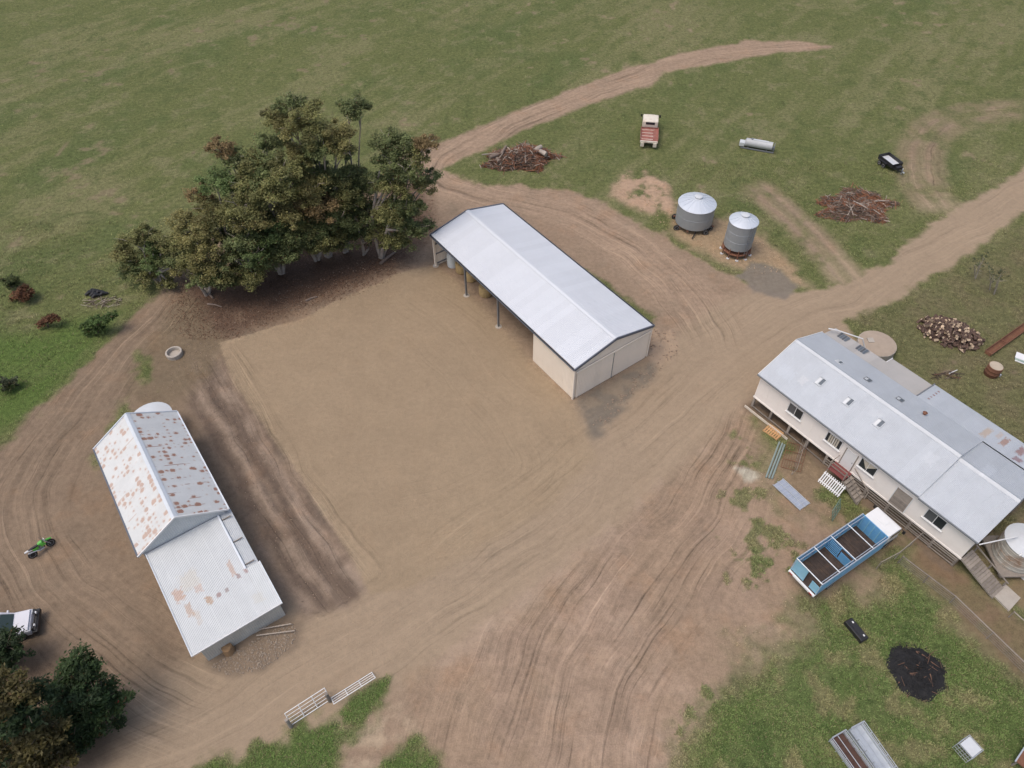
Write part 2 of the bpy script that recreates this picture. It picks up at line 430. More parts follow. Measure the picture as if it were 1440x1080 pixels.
    cls = np.zeros(n, int); cls[dirt > .5] = 1; cls[(padsd > 0) & (dirt > .5)] = 2
    return c, grass, z, cls, gd

def axis(parts):
    a = []
    for lo, hi, st in parts: a += list(np.arange(lo, hi - 1e-6, st))
    return np.array(a + [parts[-1][1]])
xs = axis([(-1500, -500, 100), (-500, -160, 20), (-160, -96, 2.0), (-96, -44, .5), (-44, 44, .2), (44, 96, .5), (96, 160, 2.0), (160, 500, 20), (500, 1500, 100)])
ys = axis([(-200, 0, 10), (0, 9, 1.0), (9, 78, .2), (78, 145, .42), (145, 190, 2.5), (190, 500, 20), (500, 2500, 100)])
GX, GY = np.meshgrid(xs, ys)
gcol, ggrass, gz, gcls, ggd = ground_eval(GX.ravel(), GY.ravel())
nx, ny = len(xs), len(ys)
gset = {}
for nm, ks in GSETS:
    lat = np.zeros(gz.shape); al = np.zeros(gz.shape); w = np.zeros(gz.shape)
    for i, (k, wm) in enumerate(ks):
        L, A, Wt = ggd[k]; Wt = Wt * (2.2 if k == 'rut' else 1.0); m = Wt > w
        lat = np.where(m, L + 37.0 * i, lat); al = np.where(m, A + 91.0 * i, al); w = np.where(m, Wt, w)
    gset[nm] = np.stack([lat, al, w], -1)

# --- ground material
gm = N('ground'); pos = gm.geo()
tone = gm.attr('tone').outputs['Color']; gra = gm.attr('grass').outputs['Fac']
fl = gm.cxyz(gm.xyz(pos)[0], gm.xyz(pos)[1], 0.0)
n_f = gm.noise(fl, 9.0, 4, 0.65); n_m = gm.noise(fl, 2.2, 4, 0.6); n_c = gm.noise(fl, 26.0, 2, 0.6); n_b = gm.noise(fl, 0.55, 3, 0.6)
st = None
warp = gm.m('MULTIPLY', gm.m('SUBTRACT', gm.noise(fl, .10, 2, .5), .5), 3.0)
patch = gm.ramp(gm.noise(fl, .17, 4, .65), .36, .62)
for nm, k in (('ga', .60), ('gb', 1.4), ('gc', 1.6), ('gd', .35)):
    v = gm.xyz(gm.attr(nm).outputs['Vector'])
    lat = gm.m('ADD', v[0], warp)
    q = gm.cxyz(gm.m('MULTIPLY', lat, 1.25), gm.m('MULTIPLY', v[1], 0.06), 0.0)
    q2 = gm.cxyz(gm.m('MULTIPLY', lat, 3.0), gm.m('MULTIPLY', v[1], 0.045), 3.0)
    a_n = gm.noise(q, 1.0, 5, 0.72, 0.5); b_n = gm.noise(q2, 1.0, 3, 0.6, .25)
    s1 = gm.m('SUBTRACT', gm.m('MULTIPLY', gm.m('SUBTRACT', a_n, 0.5), .75), gm.m('MULTIPLY', gm.ramp(b_n, .54, .70), .24))
    s1 = gm.m('ADD', s1, gm.m('MULTIPLY', gm.ramp(gm.m('SUBTRACT', 1.0, b_n), .58, .70), .20))
    s1 = gm.m('MULTIPLY', gm.m('MULTIPLY', gm.m('MULTIPLY', s1, gm.m('ADD', .45, gm.m('MULTIPLY', patch, .7))), v[2]), k)
    st = s1 if st is None else gm.m('ADD', st, s1)
bare_f = gm.m('SUBTRACT', 1.0, gra)
gv = gm.m('ADD', gm.m('ADD', gm.m('MULTIPLY', gm.m('SUBTRACT', n_f, .5), 2.1), gm.m('MULTIPLY', gm.m('SUBTRACT', n_m, .5), 1.6)), gm.m('MULTIPLY', gm.m('SUBTRACT', n_c, .5), 1.2))
dv = gm.m('ADD', gm.m('ADD', gm.m('MULTIPLY', gm.m('SUBTRACT', n_f, .5), .62), gm.m('MULTIPLY', gm.m('SUBTRACT', n_m, .5), .55)), gm.m('ADD', gm.m('MULTIPLY', gm.m('SUBTRACT', n_c, .5), .55), gm.m('MULTIPLY', gm.m('SUBTRACT', n_b, .5), .42)))
dv = gm.m('ADD', gm.m('MULTIPLY', dv, gm.m('SUBTRACT', 1.0, gm.m('MULTIPLY', gm.attr('packed').outputs['Fac'], .55))), st)
f = gm.m('ADD', gm.m('MULTIPLY', gv, gra), gm.m('MULTIPLY', dv, bare_f))
f = gm.m('MAXIMUM', gm.m('ADD', f, 1.0), .3)
base = gm.vm('MULTIPLY', tone, gm.cxyz(f, f, f))
rough_f = gm.m('MULTIPLY', bare_f, gm.m('SUBTRACT', 1.0, gm.m('MULTIPLY', gm.attr('packed').outputs['Fac'], .8)))
hu = gm.noise(fl, .33, 5, .65); hv = gm.noise(gm.vm('ADD', fl, (31.0, 17.0, 0.0)), .27, 5, .65)
base = gm.mix(gm.m('MULTIPLY', gm.m('MULTIPLY', gm.ramp(hu, .52, .70), rough_f), .40), base, gm.vm('MULTIPLY', base, (.80, .86, .88)))
base = gm.mix(gm.m('MULTIPLY', gm.m('MULTIPLY', gm.ramp(hv, .52, .68), rough_f), .55), base, gm.vm('MULTIPLY', base, (1.06, .965, .89)))
clod = gm.m('MULTIPLY', gm.m('MULTIPLY', gm.m('MULTIPLY', gm.ramp(gm.noise(fl, 7.5, 3, .6), .60, .70), gm.ramp(gm.noise(fl, .6, 4, .7), .45, .62)), rough_f), .45)
base = gm.mix(clod, base, (.14, .10, .072, 1))
# dry blades and straw flecks in the grass, small stones on soil
fleck = gm.m('MULTIPLY', gm.m('MULTIPLY', gm.ramp(gm.noise(fl, 14.0, 2, .5), .60, .72), gra), .32)
base = gm.mix(fleck, base, (.27, .25, .14, 1))
peb = gm.m('MULTIPLY', gm.m('MULTIPLY', gm.ramp(gm.noise(fl, 19.0, 1, .5), .68, .76), bare_f), .35)
base = gm.mix(peb, base, (.46, .39, .31, 1))
gm.bump(gm.m('ADD', gm.m('ADD', gm.m('MULTIPLY', n_f, gm.m('ADD', gm.m('MULTIPLY', gra, 1.6), .35)), gm.m('MULTIPLY', n_m, .8)), gm.m('MULTIPLY', st, 1.1)), .75, .10)
GROUND_MAT = gm.done(base, 0.95, 0.0, 0.15)

def ground_part(name, fmask, label=None):
    idx = np.nonzero(fmask)[0]
    r = idx // (nx - 1); c = idx % (nx - 1)
    a = r * nx + c
    quads = np.stack([a, a + 1, a + 1 + nx, a + nx], 1)
    used, inv = np.unique(quads.ravel(), return_inverse=True)
    co = np.stack([GX.ravel()[used], GY.ravel()[used], gz[used]], 1).astype(np.float32)
    me = bpy.data.meshes.new(name)
    me.vertices.add(len(used)); me.vertices.foreach_set('co', co.ravel())
    me.loops.add(len(inv)); me.loops.foreach_set('vertex_index', inv.astype(np.int32))
    me.polygons.add(len(quads)); me.polygons.foreach_set('loop_start', np.arange(0, len(inv), 4, dtype=np.int32))
    me.polygons.foreach_set('use_smooth', np.ones(len(quads), bool))
    me.update(calc_edges=True)
    t = me.attributes.new('tone', 'FLOAT_COLOR', 'POINT'); t.data.foreach_set('color', np.concatenate([gcol[used], np.ones((len(used), 1))], 1).astype(np.float32).ravel())
    t = me.attributes.new('grass', 'FLOAT', 'POINT'); t.data.foreach_set('value', ggrass[used].astype(np.float32))
    t = me.attributes.new('packed', 'FLOAT', 'POINT'); t.data.foreach_set('value', np.clip(ggd['main'][2] * 1.5 + sstep(sdist(P_PAD, GX.ravel(), GY.ravel()), 0, 1), 0, 1)[used].astype(np.float32))
    for k, a in gset.items():
        t = me.attributes.new(k, 'FLOAT_VECTOR', 'POINT'); t.data.foreach_set('vector', a[used].astype(np.float32).ravel())
    me.materials.append(GROUND_MAT)
    o = link(name, me); tag(o, kind='structure')
    return o
cg = gcls.reshape(ny, nx)
fc = cg[:-1, :-1].ravel()
ground_part('ground', fc == 0)
ground_part('dirt_road', fc == 1)
ground_part('earth_yard', fc == 2)

def gh(x, y):
    """ground height at a point"""
    i = min(max(int(np.searchsorted(xs, x)) - 1, 0), nx - 2); j = min(max(int(np.searchsorted(ys, y)) - 1, 0), ny - 2)
    tx = (x - xs[i]) / (xs[i + 1] - xs[i]); ty = (y - ys[j]) / (ys[j + 1] - ys[j]); Z = gz.reshape(ny, nx)
    return float((Z[j, i] * (1 - tx) + Z[j, i + 1] * tx) * (1 - ty) + (Z[j + 1, i] * (1 - tx) + Z[j + 1, i + 1] * tx) * ty)
def GG(x, y):
    """ground point under a photo pixel"""
    p = G(x, y); p.z = gh(p.x, p.y); return p

# --- standing grass: tufts too many to count
def leaf_mesh(name, cen, size, ax, wd, col, mat):
    """quads: centre, half length along ax, half width along wd (all Nx3), colour Nx3"""
    n = len(cen)
    P = np.stack([cen - ax, cen - wd * .9 + ax * .1, cen + ax, cen + wd * .9 + ax * .1], 1).reshape(-1, 3).astype(np.float32)
    me = bpy.data.meshes.new(name)
    me.vertices.add(4 * n); me.vertices.foreach_set('co', P.ravel())
    me.loops.add(4 * n); me.loops.foreach_set('vertex_index', np.arange(4 * n, dtype=np.int32))
    me.polygons.add(n); me.polygons.foreach_set('loop_start', np.arange(0, 4 * n, 4, dtype=np.int32))
    me.update(calc_edges=True)
    t = me.attributes.new('tone', 'FLOAT_COLOR', 'POINT')
    cc = np.concatenate([col, np.ones((n, 1))], 1).astype(np.float32); t.data.foreach_set('color', np.repeat(cc, 4, 0).ravel())
    me.materials.append(mat)
    return me
def leaf_mat(name, trans=0.25, rough=.55):
    n = N(name); a = n.attr('tone').outputs['Color']
    n.done(a, rough, 0, .25)
    tr = n.new('ShaderNodeBsdfTranslucent'); n.t.links.new(a, tr.inputs[0])
    mx = n.new('ShaderNodeMixShader'); mx.inputs[0].default_value = trans
    n.t.links.new(n.b.outputs[0], mx.inputs[1]); n.t.links.new(tr.outputs[0], mx.inputs[2])
    n.t.links.new(mx.outputs[0], n.t.nodes['Material Output'].inputs[0])
    return n.mat
LEAF = leaf_mat('leaf', .38); BLADE = leaf_mat('grass_blade', .2, .7)
rs = np.random.RandomState(5)
def tufts(name, n, x0, x1, y0, y1, hgt, spread, thr, blades, label, keep=None, bright=1.75):
    x = rs.uniform(x0, x1, n); y = rs.uniform(y0, y1, n)
    c, g, z, cl, _ = ground_eval(x, y)
    dens = fbm(x, y, 2.4, 88); ok = (g > thr) & (rs.rand(n) < .25 + .75 * sstep(dens, .3, .7))
    if keep is not None: ok &= keep(x, y)
    x, y, z, c = x[ok], y[ok], z[ok], c[ok]; m = len(x)
    sz = hgt * rs.uniform(.5, 1.35, m)
    X = np.repeat(x, blades); Y = np.repeat(y, blades); Z = np.repeat(z, blades); H = np.repeat(sz, blades); k = m * blades
    th = rs.uniform(0, 2 * PI, k); lean = rs.uniform(.5, 1.7, k)
    d = np.stack([np.cos(th) * lean, np.sin(th) * lean, np.ones(k) * .8], 1); d /= np.linalg.norm(d, axis=1)[:, None]
    ax = d * (H * .5)[:, None]
    cen = np.stack([X + np.cos(th) * spread * rs.rand(k), Y + np.sin(th) * spread * rs.rand(k), Z - .02], 1) + ax * .9
    wd = np.stack([-np.sin(th), np.cos(th), np.zeros(k)], 1) * (H * .07 + .010)[:, None]
    col = np.repeat(c, blades, 0) * (bright * rs.uniform(.65, 1.35, (k, 1)))
    dry = rs.rand(k) < .15; col[dry] = np.array([.24, .21, .11]) * rs.uniform(.7, 1.2, (dry.sum(), 1))
    tag(link(name, leaf_mesh(name, cen, None, ax, wd, col, BLADE)), label, 'grass', kind='stuff')
inview = lambda x, y: np.abs(x) < (28 + y * .5)
tufts('grass', 60000, 8, 46, 9, 34, .20, .16, .6, 6, 'rough green grass around the burnt heap and the wire fence')
tufts('weeds', 9000, -30, 30, 12, 75, .16, .10, .12, 4, 'thin weeds scattered along the edges of the bare yard')
tufts('grass', 12000, -20, 0, 11, 19, .20, .12, .7, 5, 'strip of green grass beside the metal gates')
tufts('grass', 15000, -70, -30, 33, 72, .24, .14, .8, 5, 'lush grass and weeds left of the dirt track')
tufts('grass', 34000, 16, 66, 36, 84, .22, .14, .75, 4, 'dry olive pasture grass around the silos and the firewood', keep=inview)
tufts('grass', 30000, -95, 95, 72, 142, .24, .3, .9, 3, 'open pasture grass beyond the trees', keep=inview)

# ================================================================ SHEET METAL BUILDINGS
def sheet(w, h, pitch, amp, cuts=None, trap=False):
    """one corrugated sheet: x across, y along, z relief; cuts(x)->length along y"""
    m = MB(); P = []
    if trap:
        xsn = []
        k = max(1, round(w / pitch)); p = w / k
        for i in range(k): xsn += [(i * p, 0), (i * p + p * .55, 0), (i * p + p * .66, amp), (i * p + p * .89, amp)]
        xsn.append((w, 0))
    else:
        k = max(1, round(w / pitch)) * 2; xsn = [(w * i / k, amp if i % 2 else 0.0) for i in range(k + 1)]
    for x, z in xsn: P += [(x, 0, z), (x, cuts(x) if cuts else h, z)]
    m.add(P, [(2 * i, 2 * i + 2, 2 * i + 3, 2 * i + 1) for i in range(len(xsn) - 1)])
    return m
def clad(parent, name, o, ux, uy, width, height, mat, sw=.76, pitch=.19, amp=.025, trap=True, cuts=None, smooth=False, jit=0.0, lap=0.0):
    """cover a rectangle with sheets, each an object; ux across, uy along; normal = ux x uy"""
    ux = Vector(ux).normalized(); uy = Vector(uy).normalized(); uz = ux.cross(uy)
    M = Matrix((ux, uy, uz)).transposed(); k = max(1, round(width / sw)); w = width / k; shared = None
    for i in range(k):
        if cuts:
            me = sheet(w + lap, height, pitch, amp, (lambda x, i=i: cuts(i * w + x)), trap).mesh(name, mat, smooth)
        else:
            if shared is None: shared = sheet(w + lap, height, pitch, amp, None, trap).mesh(name, mat, smooth)
            me = shared
        ob = bpy.data.objects.new(name, me); COL.objects.link(ob); ob.parent = parent
        p = Vector(o) + ux * (w * i) + uz * (rnd.uniform(0, jit) + (.002 if i % 2 else 0.0))
        ob.matrix_local = Matrix.Translation(p) @ M.to_4x4()
def slab(poly, t):
    """flat polygon (3d points) thickened downwards by t"""
    m = MB(); P = [Vector(p) for p in poly]; n = len(P)
    m.add(P + [p - Vector((0, 0, t)) for p in P], [tuple(range(n)), tuple(reversed(range(n, 2 * n)))] + [(i, (i + 1) % n, n + (i + 1) % n, n + i) for i in range(n)])
    return m

M_ROOFW = plain('white_roof_metal', (.585, .605, .635), .5, 0, .06, .25, .10, (.46, .46, .47), .03)
M_CREAM = plain('cream_cladding', (.84, .755, .64), .55, 0, .05, .6, .08, (.45, .36, .27), .02)
M_TRIM = plain('dark_grey_trim', (.10, .115, .145), .5, 0, .1, 2)
M_STEEL = plain('grey_steel', (.22, .23, .24), .55, .3, .15, 3)
M_GALV = plain('galvanised_steel', (.50, .53, .56), .45, .35, .15, 1.2, .15, (.3, .3, .3))
M_GUTTER_SHADE = plain('gutter_shade', (.02, .02, .022), .8)
M_WHITE = plain('white_paint', (.74, .74, .73), .45, 0, .06, 2, .12, (.5, .46, .4))
M_CONC = plain('concrete', (.40, .36, .31), .9, 0, .18, 1.2, .35, (.26, .21, .16), 0, .4)
M_TIMB = plain('grey_weathered_timber', (.27, .235, .20), .9, 0, .25, 4, .25, (.13, .105, .085), .25, .4)
M_RUST = plain('rusty_steel', (.19, .085, .05), .85, .1, .35, 3, .3, (.3, .18, .1), .1, .4)
M_GLASS = plain('window_glass', (.03, .035, .04), .12, 0, .3, 1, 0)
M_RUBBER = plain('tyre_rubber', (.022, .021, .02), .85, 0, .2, 6, .25, (.16, .12, .09))
M_BLACK = plain('black_plastic', (.018, .018, .02), .5, 0, .2, 4, .1)

# ---------------------------------------------------------------- new open-fronted machinery shed
SH = empty('machinery_shed', (-8.516, 63.34, 0), math.radians(-54.35), 'large new machinery shed with white metal roof and open cream-clad bays', 'shed')
L, Wd, HE, HR = 24.215, 9.424, 4.2, 5.284
sl = math.hypot(Wd / 2, HR - HE); sa = math.atan2(HR - HE, Wd / 2)
roof = MB()
for y0, y1, z0, z1 in ((0.15, Wd / 2, HE - .06, HR - .07), (Wd - .15, Wd / 2, HE - .06, HR - .07)):
    for k in range(6):   # purlins
        t = (k + .3) / 6; y = y0 + (y1 - y0) * t; z = z0 + (z1 - z0) * t - .03
        roof.box((L / 2, y, z), (L - .1, .06, .12))
roof_o = roof.build('roof', M_STEEL, SH)
ca, sn_ = math.cos(sa), math.sin(sa)
clad(roof_o, 'roof_sheet', (0, 0, HE), (1, 0, 0), (0, ca, sn_), L, sl, M_ROOFW, .762, .19, .02, True)
clad(roof_o, 'roof_sheet', (L, Wd, HE), (-1, 0, 0), (0, -ca, sn_), L, sl, M_ROOFW, .762, .19, .02, True)
rc = MB(); rc.prism([(-.26, -.018), (0, .045), (.26, -.018), (.26, -.03), (0, .03), (-.26, -.03)], 0, L + .06)
o = rc.build('ridge_cap', M_ROOFW, roof_o, (L + .03, Wd / 2, HR + .03), (0, 0, PI / 2)); 
for x in (-.06, L + .06):
    for s in (0, 1):
        ya, yb = (-.1, Wd / 2) if s == 0 else (Wd + .1, Wd / 2)
        b = MB(); b.bar((x, ya, HE - .06), (x, yb, HR - .03), .10, .26); b.build('barge_board', M_TRIM, roof_o)
for y in (-.11, Wd + .11):
    g = MB(); g.box((L / 2, y, HE - .07), (L + .12, .15, .13)); g.box((L / 2, y, HE - .003), (L + .06, .1, .01), 1); g.build('gutter', [M_TRIM, M_GUTTER_SHADE], roof_o)  # dark strip on the solid gutter paints the shade of its hollow
tw = 18.0
def shed_wall(pts_o, ux, width, hfun, lab):
    w = MB()
    o_ = Vector(pts_o); u = Vector(ux)
    nrm = u.cross(Vector((0, 0, 1)))
    for zz in (.35, 1.6, 2.9): w.bar(o_ + Vector((0, 0, zz)) - nrm * .08, o_ + u * width + Vector((0, 0, zz)) - nrm * .08, .08, .1)
    wo = w.build('wall', M_STEEL, SH)
    clad(wo, 'wall_sheet', o_, u, (0, 0, 1), width, 4.0, M_CREAM, .762, .19, .03, True, cuts=hfun)
    return wo
shed_wall((tw, .1, .02), (1, 0, 0), L - .12 - tw, lambda x: HE - .1, 'a')
shed_wall((L - .1, .1, .02), (0, 1, 0), Wd - .2, lambda x: HE - .14 + (HR - HE) * (1 - abs(x - (Wd - .2) / 2) / ((Wd - .2) / 2)), 'b')
shed_wall((L - .1, Wd - .1, .02), (-1, 0, 0), L - .2, lambda x: HE - .1, 'c')
shed_wall((.1, Wd - .1, .02), (0, -1, 0), Wd - .2, lambda x: HE - .14 + (HR - HE) * (1 - abs(x - (Wd - .2) / 2) / ((Wd - .2) / 2)), 'd')
shed_wall((tw, Wd - .15, .02), (0, -1, 0), Wd - .3, lambda x: HE - .2, 'e')
for s in (0, 1):    # pair of sliding doors in the near gable
    d = MB(); y0 = .35 if s == 0 else Wd / 2 + .02; wdt = Wd / 2 - .38
    d.box((L - .02, y0 + wdt / 2, 1.75), (.03, wdt, 3.4)); do = d.build('door', M_CREAM, SH)
    clad(do, 'wall_sheet', (L, y0, .05), (0, 1, 0), (0, 0, 1), wdt, 3.42, M_CREAM, .762, .19, .03, True)
t = MB(); t.box((L + .03, Wd / 2, 3.56), (.10, Wd - .4, .16)); t.build('door_track', M_CREAM, SH)
t = MB(); t.box((L + .035, Wd / 2 - .01, 1.75), (.05, .05, 3.5)); t.build('door_seam', M_STEEL, SH)
for x, y in ((L - .06, .06), (L - .06, Wd - .06)):
    t = MB(); t.box((x, y, 2.02), (.14, .14, 4.04)); t.build('corner_flashing', M_CREAM, SH)
for x in (.14, 6.28, 12.17):
    p = MB(); p.box((x, .12, 2.03), (.20 if x < 1 else .14, .2, 4.06)); p.build('post', M_CREAM if x < 1 else M_STEEL, SH)
    p = MB(); p.lathe([(.34, 0), (.34, .04), (.26, .05)], 14, (x, .12, .02)); p.build('footing', M_CONC, SH)
for x in (6.28, 12.17):   # rafters of the portal frames
    p = MB()
    p.bar((x, .2, HE - .22), (x, Wd / 2, HR - .25), .1, .2); p.bar((x, Wd / 2, HR - .25), (x, Wd - .2, HE - .22), .1, .2); p.box((x, Wd - .22, 2.0), (.14, .2, 4.0))
    p.build('portal_frame', M_STEEL, SH)
p = MB(); p.box((tw / 2, .12, HE - .2), (tw - .1, .1, .18)); p.build('eave_beam', M_STEEL, SH)
# what stands inside the far bays
Ms = SH.matrix_basis
def shed_pt(x, y, z=0.0): return Matrix.Translation((-8.516, 63.34, 0)) @ Matrix.Rotation(math.radians(-54.35), 4, 'Z') @ Vector((x, y, z))
M_STRAW = plain('straw', (.42, .31, .15), .95, 0, .35, 5, .3, (.22, .14, .06), .15, .8)
for i, (x, y) in enumerate(((2.6, 2.0), (4.3, 2.05), (5.2, 3.8), (7.3, 1.9))):
    b = MB(); b.lathe([(.30, 0), (.66, .03), (.72, .12), (.72, 1.12), (.66, 1.2), (.3, 1.23), (.05, 1.2)], 20)
    for k in range(5): b.lathe([(.727, .2 + k * .2), (.735, .22 + k * .2), (.727, .24 + k * .2)], 20)
    p = shed_pt(x, y); o = b.build('hay_bale', M_STRAW, None, (p.x, p.y, gh(p.x, p.y) - .02), (0, 0, i), smooth=True)
    tag(o, 'round straw bale standing on end inside the open white-roofed shed', 'hay bale', 'straw bales in the open shed')
p = shed_pt(1.15, 1.7)
b = MB(); b.lathe([(.55, 0), (.6, .05), (.6, 1.5), (.5, 1.72), (.18, 1.8), (.18, 1.88)], 20)
for k in range(5): b.lathe([(.602, .2 + k * .27), (.622, .25 + k * .27), (.602, .3 + k * .27)], 20)
tag(b.build('water_tank', plain('pale_plastic', (.55, .58, .57), .5, 0, .08, 2), None, (p.x, p.y, gh(p.x, p.y) - .02), smooth=True), 'pale upright plastic tank in the open corner of the new shed', 'tank')

# ---------------------------------------------------------------- old rusty gabled shed with low extension
OS = empty('old_shed', (-34.27, 35.71, 0), math.radians(-54.72), 'old gabled iron shed with rust-spotted roof and lower lean-to extension', 'shed')
L, Wd, HE, HR = 11.97, 6.78, 3.6, 5.7
def rust_roof(name, base, spots, ridge, slant=None, patches=(), seams=.04, big=0.0):
    n = N(name); P = n.coord(OSREF); x, y, z = n.xyz(P)
    a = n.noise(P, .9, 4, .6); b = n.noise(P, 6, 3, .6)
    f = n.m('ADD', 1.0, n.m('ADD', n.m('MULTIPLY', n.m('SUBTRACT', a, .5), .22), n.m('ADD', n.m('MULTIPLY', n.m('SUBTRACT', b, .5), .12), n.m('MULTIPLY', n.m('SUBTRACT', n.rand(), .5), seams))))
    col = n.vm('MULTIPLY', base, n.cxyz(f, f, f))
    if spots:
        # rust starts at the nail rows: cells along the sheet laps, each with its own size
        vo = n.new('ShaderNodeTexVoronoi', voronoi_dimensions='2D'); vo.inputs['Scale'].default_value = 1.0; vo.inputs['Randomness'].default_value = .42
        n.put(vo.inputs['Vector'], n.cxyz(n.m('MULTIPLY', x, 2.3), n.m('MULTIPLY', y, 2.4), 0))
        rr = n.xyz(vo.outputs['Color'])[0]
        reg = n.noise(n.cxyz(n.m('MULTIPLY', x, .75), n.m('MULTIPLY', y, .32), 0), 1.0, 3, .6)
        rad = n.m('ADD', n.m('MULTIPLY', n.m('SUBTRACT', rr, .55), 1.0), n.m('MULTIPLY', n.m('SUBTRACT', reg, .5), 1.15))
        d = n.m('ADD', vo.outputs['Distance'], n.m('MULTIPLY', n.m('SUBTRACT', n.noise(P, 7, 4, .7), .5), .9))
        k = n.ramp(n.m('SUBTRACT', rad, d), -.14, .10)
        # thin horizontal runs along the laps
        row = n.m('ABSOLUTE', n.m('SUBTRACT', n.m('FRACT', n.m('MULTIPLY', x, 1.31)), .5))
        run = n.m('MULTIPLY', n.ramp(n.m('SUBTRACT', .05, row), -.02, .02), n.ramp(n.noise(n.cxyz(n.m('MULTIPLY', x, 1.3), n.m('MULTIPLY', y, .55), 4), 1.0, 3, .6), .56, .62))
        k = n.m('MAXIMUM', k, n.m('MULTIPLY', run, .8))
        side = n.ramp(n.m('SUBTRACT', y, ridge), -.2, .2)    # rust paler on the front slope, deep red on the back
        rc_ = n.mix(side, (.40, .23, .16, 1), (.22, .08, .055, 1))
        rc_ = n.mix(n.m('MULTIPLY', n.noise(P, 5, 3, .6), .6), rc_, (.36, .17, .08, 1))
        col = n.mix(n.m('MULTIPLY', k, n.m('ADD', .62, n.m('MULTIPLY', side, .3))), col, rc_)
        halo = n.m('MULTIPLY', n.ramp(n.m('SUBTRACT', rad, d), -.38, .0), .22)
        col = n.mix(halo, col, (.52, .34, .24, 1))
    for px, py, rx, ry, c, s in patches:
        if not spots: rx, ry, s = rx * .75, ry * .75, s * .7
        dx = n.m('DIVIDE', n.m('SUBTRACT', x, px), rx); dy = n.m('DIVIDE', n.m('SUBTRACT', y, py), ry)
        d = n.m('ADD', n.m('MAXIMUM', n.m('MULTIPLY', dx, dx), n.m('MULTIPLY', dy, dy)), n.m('MULTIPLY', n.m('SUBTRACT', n.noise(P, 4.5, 5, .75), .5), 3.6))
        col = n.mix(n.m('MULTIPLY', n.ramp(n.m('SUBTRACT', 1.0, d), .0, .7), s), col, C4(c))
    return n.done(col, .55, .15)
OSREF = OS
M_OLD = rust_roof('rust_spotted_iron', (.60, .61, .60), True, Wd / 2)
M_EXT = rust_roof('weathered_iron', (.51, .53, .535), False, 0, patches=(
    (16.2, 1.3, .75, .55, (.42, .22, .12), .85), (15.6, 2.3, 1.1, 1.0, (.50, .44, .34), .55), (16.5, 2.6, .5, .4, (.45, .26, .17), .6), (17.6, 1.5, .8, .35, (.40, .24, .14), .8), (17.7, 2.9, .55, .35, (.36, .19, .07), .9),
    (17.7, 3.6, .3, .25, (.22, .09, .07), .9), (17.7, 4.2, .28, .2, (.2, .12, .1), .8), (16.4, 5.1, 1.0, .25, (.42, .25, .16), .8), (17.2, 5.3, .35, .22, (.2, .08, .06), .8), (17.1, 5.9, .3, .22, (.26, .1, .07), .8), (18.4, 1.8, .8, .3, (.47, .36, .26), .5), (19.4, 5.8, .6, .6, (.50, .46, .38), .4)))
M_OLDW = plain('old_galvanised_wall', (.38, .40, .41), .6, .2, .2, .8, .3, (.3, .2, .13))
sl = math.hypot(Wd / 2, HR - HE); sa = math.atan2(HR - HE, Wd / 2); ca, sn_ = math.cos(sa), math.sin(sa)
roof = MB()
for s in (0, 1):
    for k in range(5):
        t = (k + .25) / 5; y = Wd / 2 * t; yy = y if s == 0 else Wd - y
        roof.box((L / 2, yy, HE + (HR - HE) * t - .09), (L - .1, .07, .08))
roof_o = roof.build('roof', M_TIMB, OS)
clad(roof_o, 'roof_sheet', (0, 0, HE), (1, 0, 0), (0, ca, sn_), L, sl, M_OLD, .70, .09, .014, False, jit=.012, lap=.03)
clad(roof_o, 'roof_sheet', (L, Wd, HE), (-1, 0, 0), (0, -ca, sn_), L, sl, M_OLD, .70, .09, .014, False, jit=.012, lap=.03)
M_CAP = plain('pale_ridge_iron', (.60, .64, .68), .5, .1, .1, 1)
rc = MB(); rc.prism([(-.24, -.12), (0, .05), (.24, -.12), (.24, -.135), (0, .03), (-.24, -.135)], 0, L + .1)
rc.build('ridge_cap', M_CAP, roof_o, (L + .05, Wd / 2, HR + .03), (0, 0, PI / 2))
for x in (-.02, L + .03):
    for ya, yb in ((-.05, Wd / 2), (Wd + .05, Wd / 2)):
        b = MB(); b.bar((x, ya, HE + .0), (x, yb, HR + .02), .09, .15); b.build('barge_board', M_WHITE if x > 1 else M_CAP, roof_o)
g = MB(); g.box((L / 2, Wd + .07, HE - .05), (L, .12, .10)); g.build('gutter', M_CAP, roof_o)
g = MB(); g.box((L / 2, -.07, HE - .05), (L, .12, .10)); g.build('gutter', M_TRIM, roof_o)
def os_wall(o_, ux, width, hf, mat=None):
    w = MB(); o_ = Vector(o_); u = Vector(ux); nrm = u.cross(Vector((0, 0, 1)))
    for zz in (.3, 1.4): w.bar(o_ + Vector((0, 0, zz)) - nrm * .06, o_ + u * width + Vector((0, 0, zz)) - nrm * .06, .06, .09)
    wo = w.build('wall', M_TIMB, OS)
    clad(wo, 'wall_sheet', o_, u, (0, 0, 1), width, 3, mat or M_OLDW, .76, .152, .016, False, cuts=hf, jit=.01)
gab = lambda x, w_=Wd - .6: HE - .02 + .30 * (HR - HE) / (Wd / 2) + (HR - HE) * (1 - .6 / Wd) * (1 - abs(x - w_ / 2) / (w_ / 2)) - .12
os_wall((.3, .3, -.02), (1, 0, 0), L - .4, lambda x: HE)
os_wall((L - .1, Wd - .3, -.02), (-1, 0, 0), L - .4, lambda x: HE)
os_wall((L - .1, .3, -.02), (0, 1, 0), Wd - .6, gab, plain('pale_gable_iron', (.60, .62, .62), .55, .1, .12, 1))
os_wall((.3, Wd - .3, -.02), (0, -1, 0), Wd - .6, gab)
